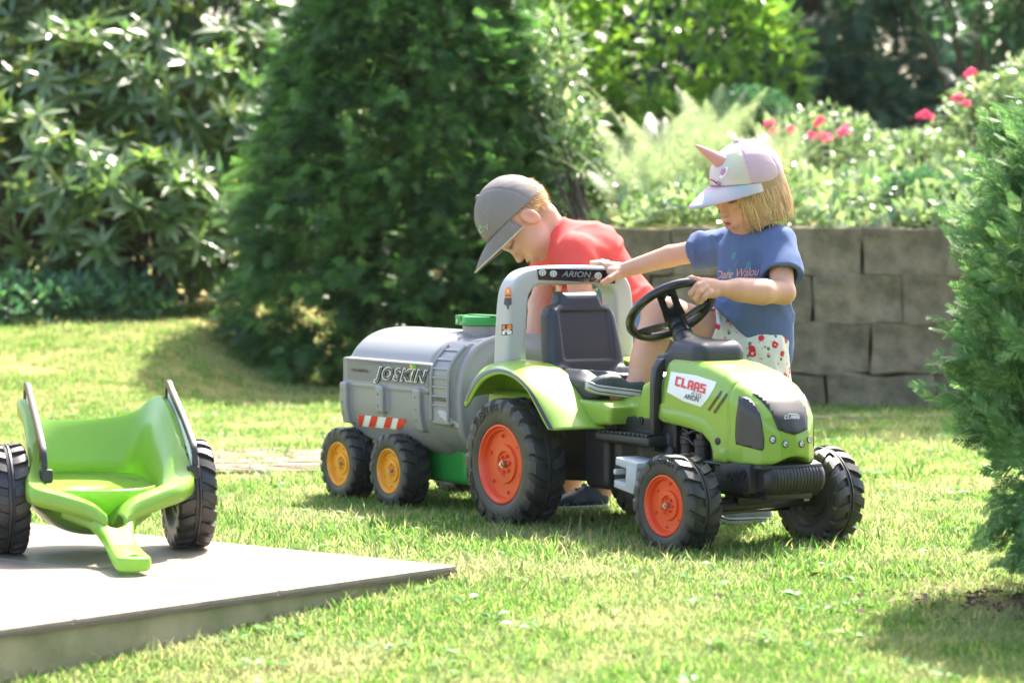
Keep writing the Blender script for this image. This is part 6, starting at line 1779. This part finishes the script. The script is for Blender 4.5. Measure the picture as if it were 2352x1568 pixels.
# cap
bcc, bcr = (-.006, 0, .040), (.100, .086, .096)
bplane = (.40, 0, 1.0, .030)
bplane = (-.42, 0, 1.0, .024)
bcf = cap_crown(bC, bA, BS * 1.0, bcc, bcr, bplane)
bcap = pmesh('cap', sdf_mesh('cap', bcf, bC - .19, bC + .19, .003, M['capgrey']), boy)
V, F, nu, nv = cap_brim(bC, bA, BS, bcc, bcr, lambda x: .026 + .42 * x, .082, .030, arc=1.25, tilt=-.12)
b_ = pmesh('brim', fast_mesh('brim', V.copy(), F, M['capgrey'], True), bcap); sd = b_.modifiers.new('t', 'SOLIDIFY'); sd.thickness = .005
edge = V.reshape(nu, nv, 3)[:, -1]
mb = MB(); mb.tube(edge, .0022, 6); o = mb.build('piping', M['trim'], None, smooth=60); me = o.data; bpy.data.objects.remove(o); pmesh('piping', me, bcap)
mb = MB(); mb.lathe([(0, .007), (.008, .005), (.010, 0), (.010, -.004)], 14, axis='z'); o = mb.build('button', M['capgrey'], None, smooth=60); me = o.data; bpy.data.objects.remove(o)
me.transform(Matrix.Translation(Vector(bC + bA @ np.array([-.006, 0, .136]) * BS)) @ Matrix(bA).to_4x4()); pmesh('button', me, bcap)
for off, m, z in ((.06, 'ink', .0016), (.05, 'white', .0022), (.0, 'ink', .003)):
    V, F = text2d('JOSKIN', 1, shear=.18, offset=off, space=1.15)
    wtext('lettering', quadmap(V, 3.6, .7, [(1070, 548), (1118, 528), (1116, 517), (1069, 537)]), F, bcf, M[m], bcap, z)
wdecal('emblem_bar', [(1100, 517), (1104, 515), (1107, 534), (1103, 536)], bcf, M['printgreen'], bcap, .0012)
# trainers
def trainer(heel, toe, width):
    heel = np.array(heel); toe = np.array(toe); Ln = np.linalg.norm(toe - heel); A = frame(toe - heel, (0, 0, 1))
    def wid(x): return width * np.interp(x / Ln, [-.05, .05, .25, .45, .7, .9, 1.0, 1.05], [.25, .34, .37, .37, .46, .40, .22, .1])
    def uf(P):
        q = (P - heel) @ A; x, y, z = q.T
        top = np.interp(x / Ln, [-.05, .05, .25, .42, .6, .8, .97, 1.05], [.075, .078, .07, .075, .058, .045, .03, 0])
        d = smax(np.abs(y) - wid(x) * (1 - .45 * np.clip((z - .02) / .07, 0, 1) ** 2), smax(x - Ln, -x, .01), .02)
        return smax(smax(d, smax(z - top, .012 - z, .006), .022), -ell(heel + A @ np.array([.2 * Ln, 0, .09]), (.2 * Ln, width * .27, .03), A)(P), .005)
    def sf(P):
        q = (P - heel) @ A; x, y, z = q.T
        return smax(smax(np.abs(y) - wid(x) * 1.03, smax(x - Ln - .003, -x - .003, .01), .02), np.abs(z - .008) - .009, .004)
    lo = np.minimum(heel, toe) - .09; hi = np.maximum(heel, toe) + .1
    u = pmesh('trainer', sdf_mesh('trainer', uf, lo, hi, .0032, M['navy']), boy); pmesh('sole', sdf_mesh('sole', sf, lo, hi, .0032, M['solew']), u)
    for t in (.42, .56):
        pts = march(uf, np.array([heel + A @ np.array([t * Ln, s * width * .6, .09]) for s in np.linspace(-1, 1, 12)]), np.array([A @ np.array([0, -s * .9, -.6]) for s in np.linspace(-1, 1, 12)]), .001, 80)
        mb = MB(); mb.tube(pts, .004, 6); o = mb.build('strap', M['denim'], None, smooth=60); me = o.data; bpy.data.objects.remove(o); pmesh('strap', me, u)
h1 = S_(1396, 1172, 8.70); trainer((h1[0], h1[1], .0), (h1[0] - .165, h1[1] - .06, .0), .08)
h2 = S_(1312, 1150, 8.95); trainer((h2[0], h2[1], .0), (h2[0] - .165, h2[1] - .05, .0), .08)
# ------------------------------------------------------------------ thin haze volume, added to raise the dark tones
hz = bpy.data.materials.new('lifting haze'); hz.use_nodes = True; nt = hz.node_tree
for nd in list(nt.nodes):
    if nd.type != 'OUTPUT_MATERIAL': nt.nodes.remove(nd)
pv = nt.nodes.new('ShaderNodeVolumePrincipled'); pv.inputs['Color'].default_value = (1.0, .97, .92, 1); pv.inputs['Density'].default_value = HAZE; pv.inputs['Anisotropy'].default_value = .25
nt.links.new(pv.outputs[0], nt.nodes['Material Output'].inputs['Volume'])
mb = MB(); mb.box((0, 50, 4.6), (126, 146, 12.0)); tag(mb.build('haze', hz), 'thin lifting haze over the garden, added to raise the dark tones', 'haze', kind='stuff')
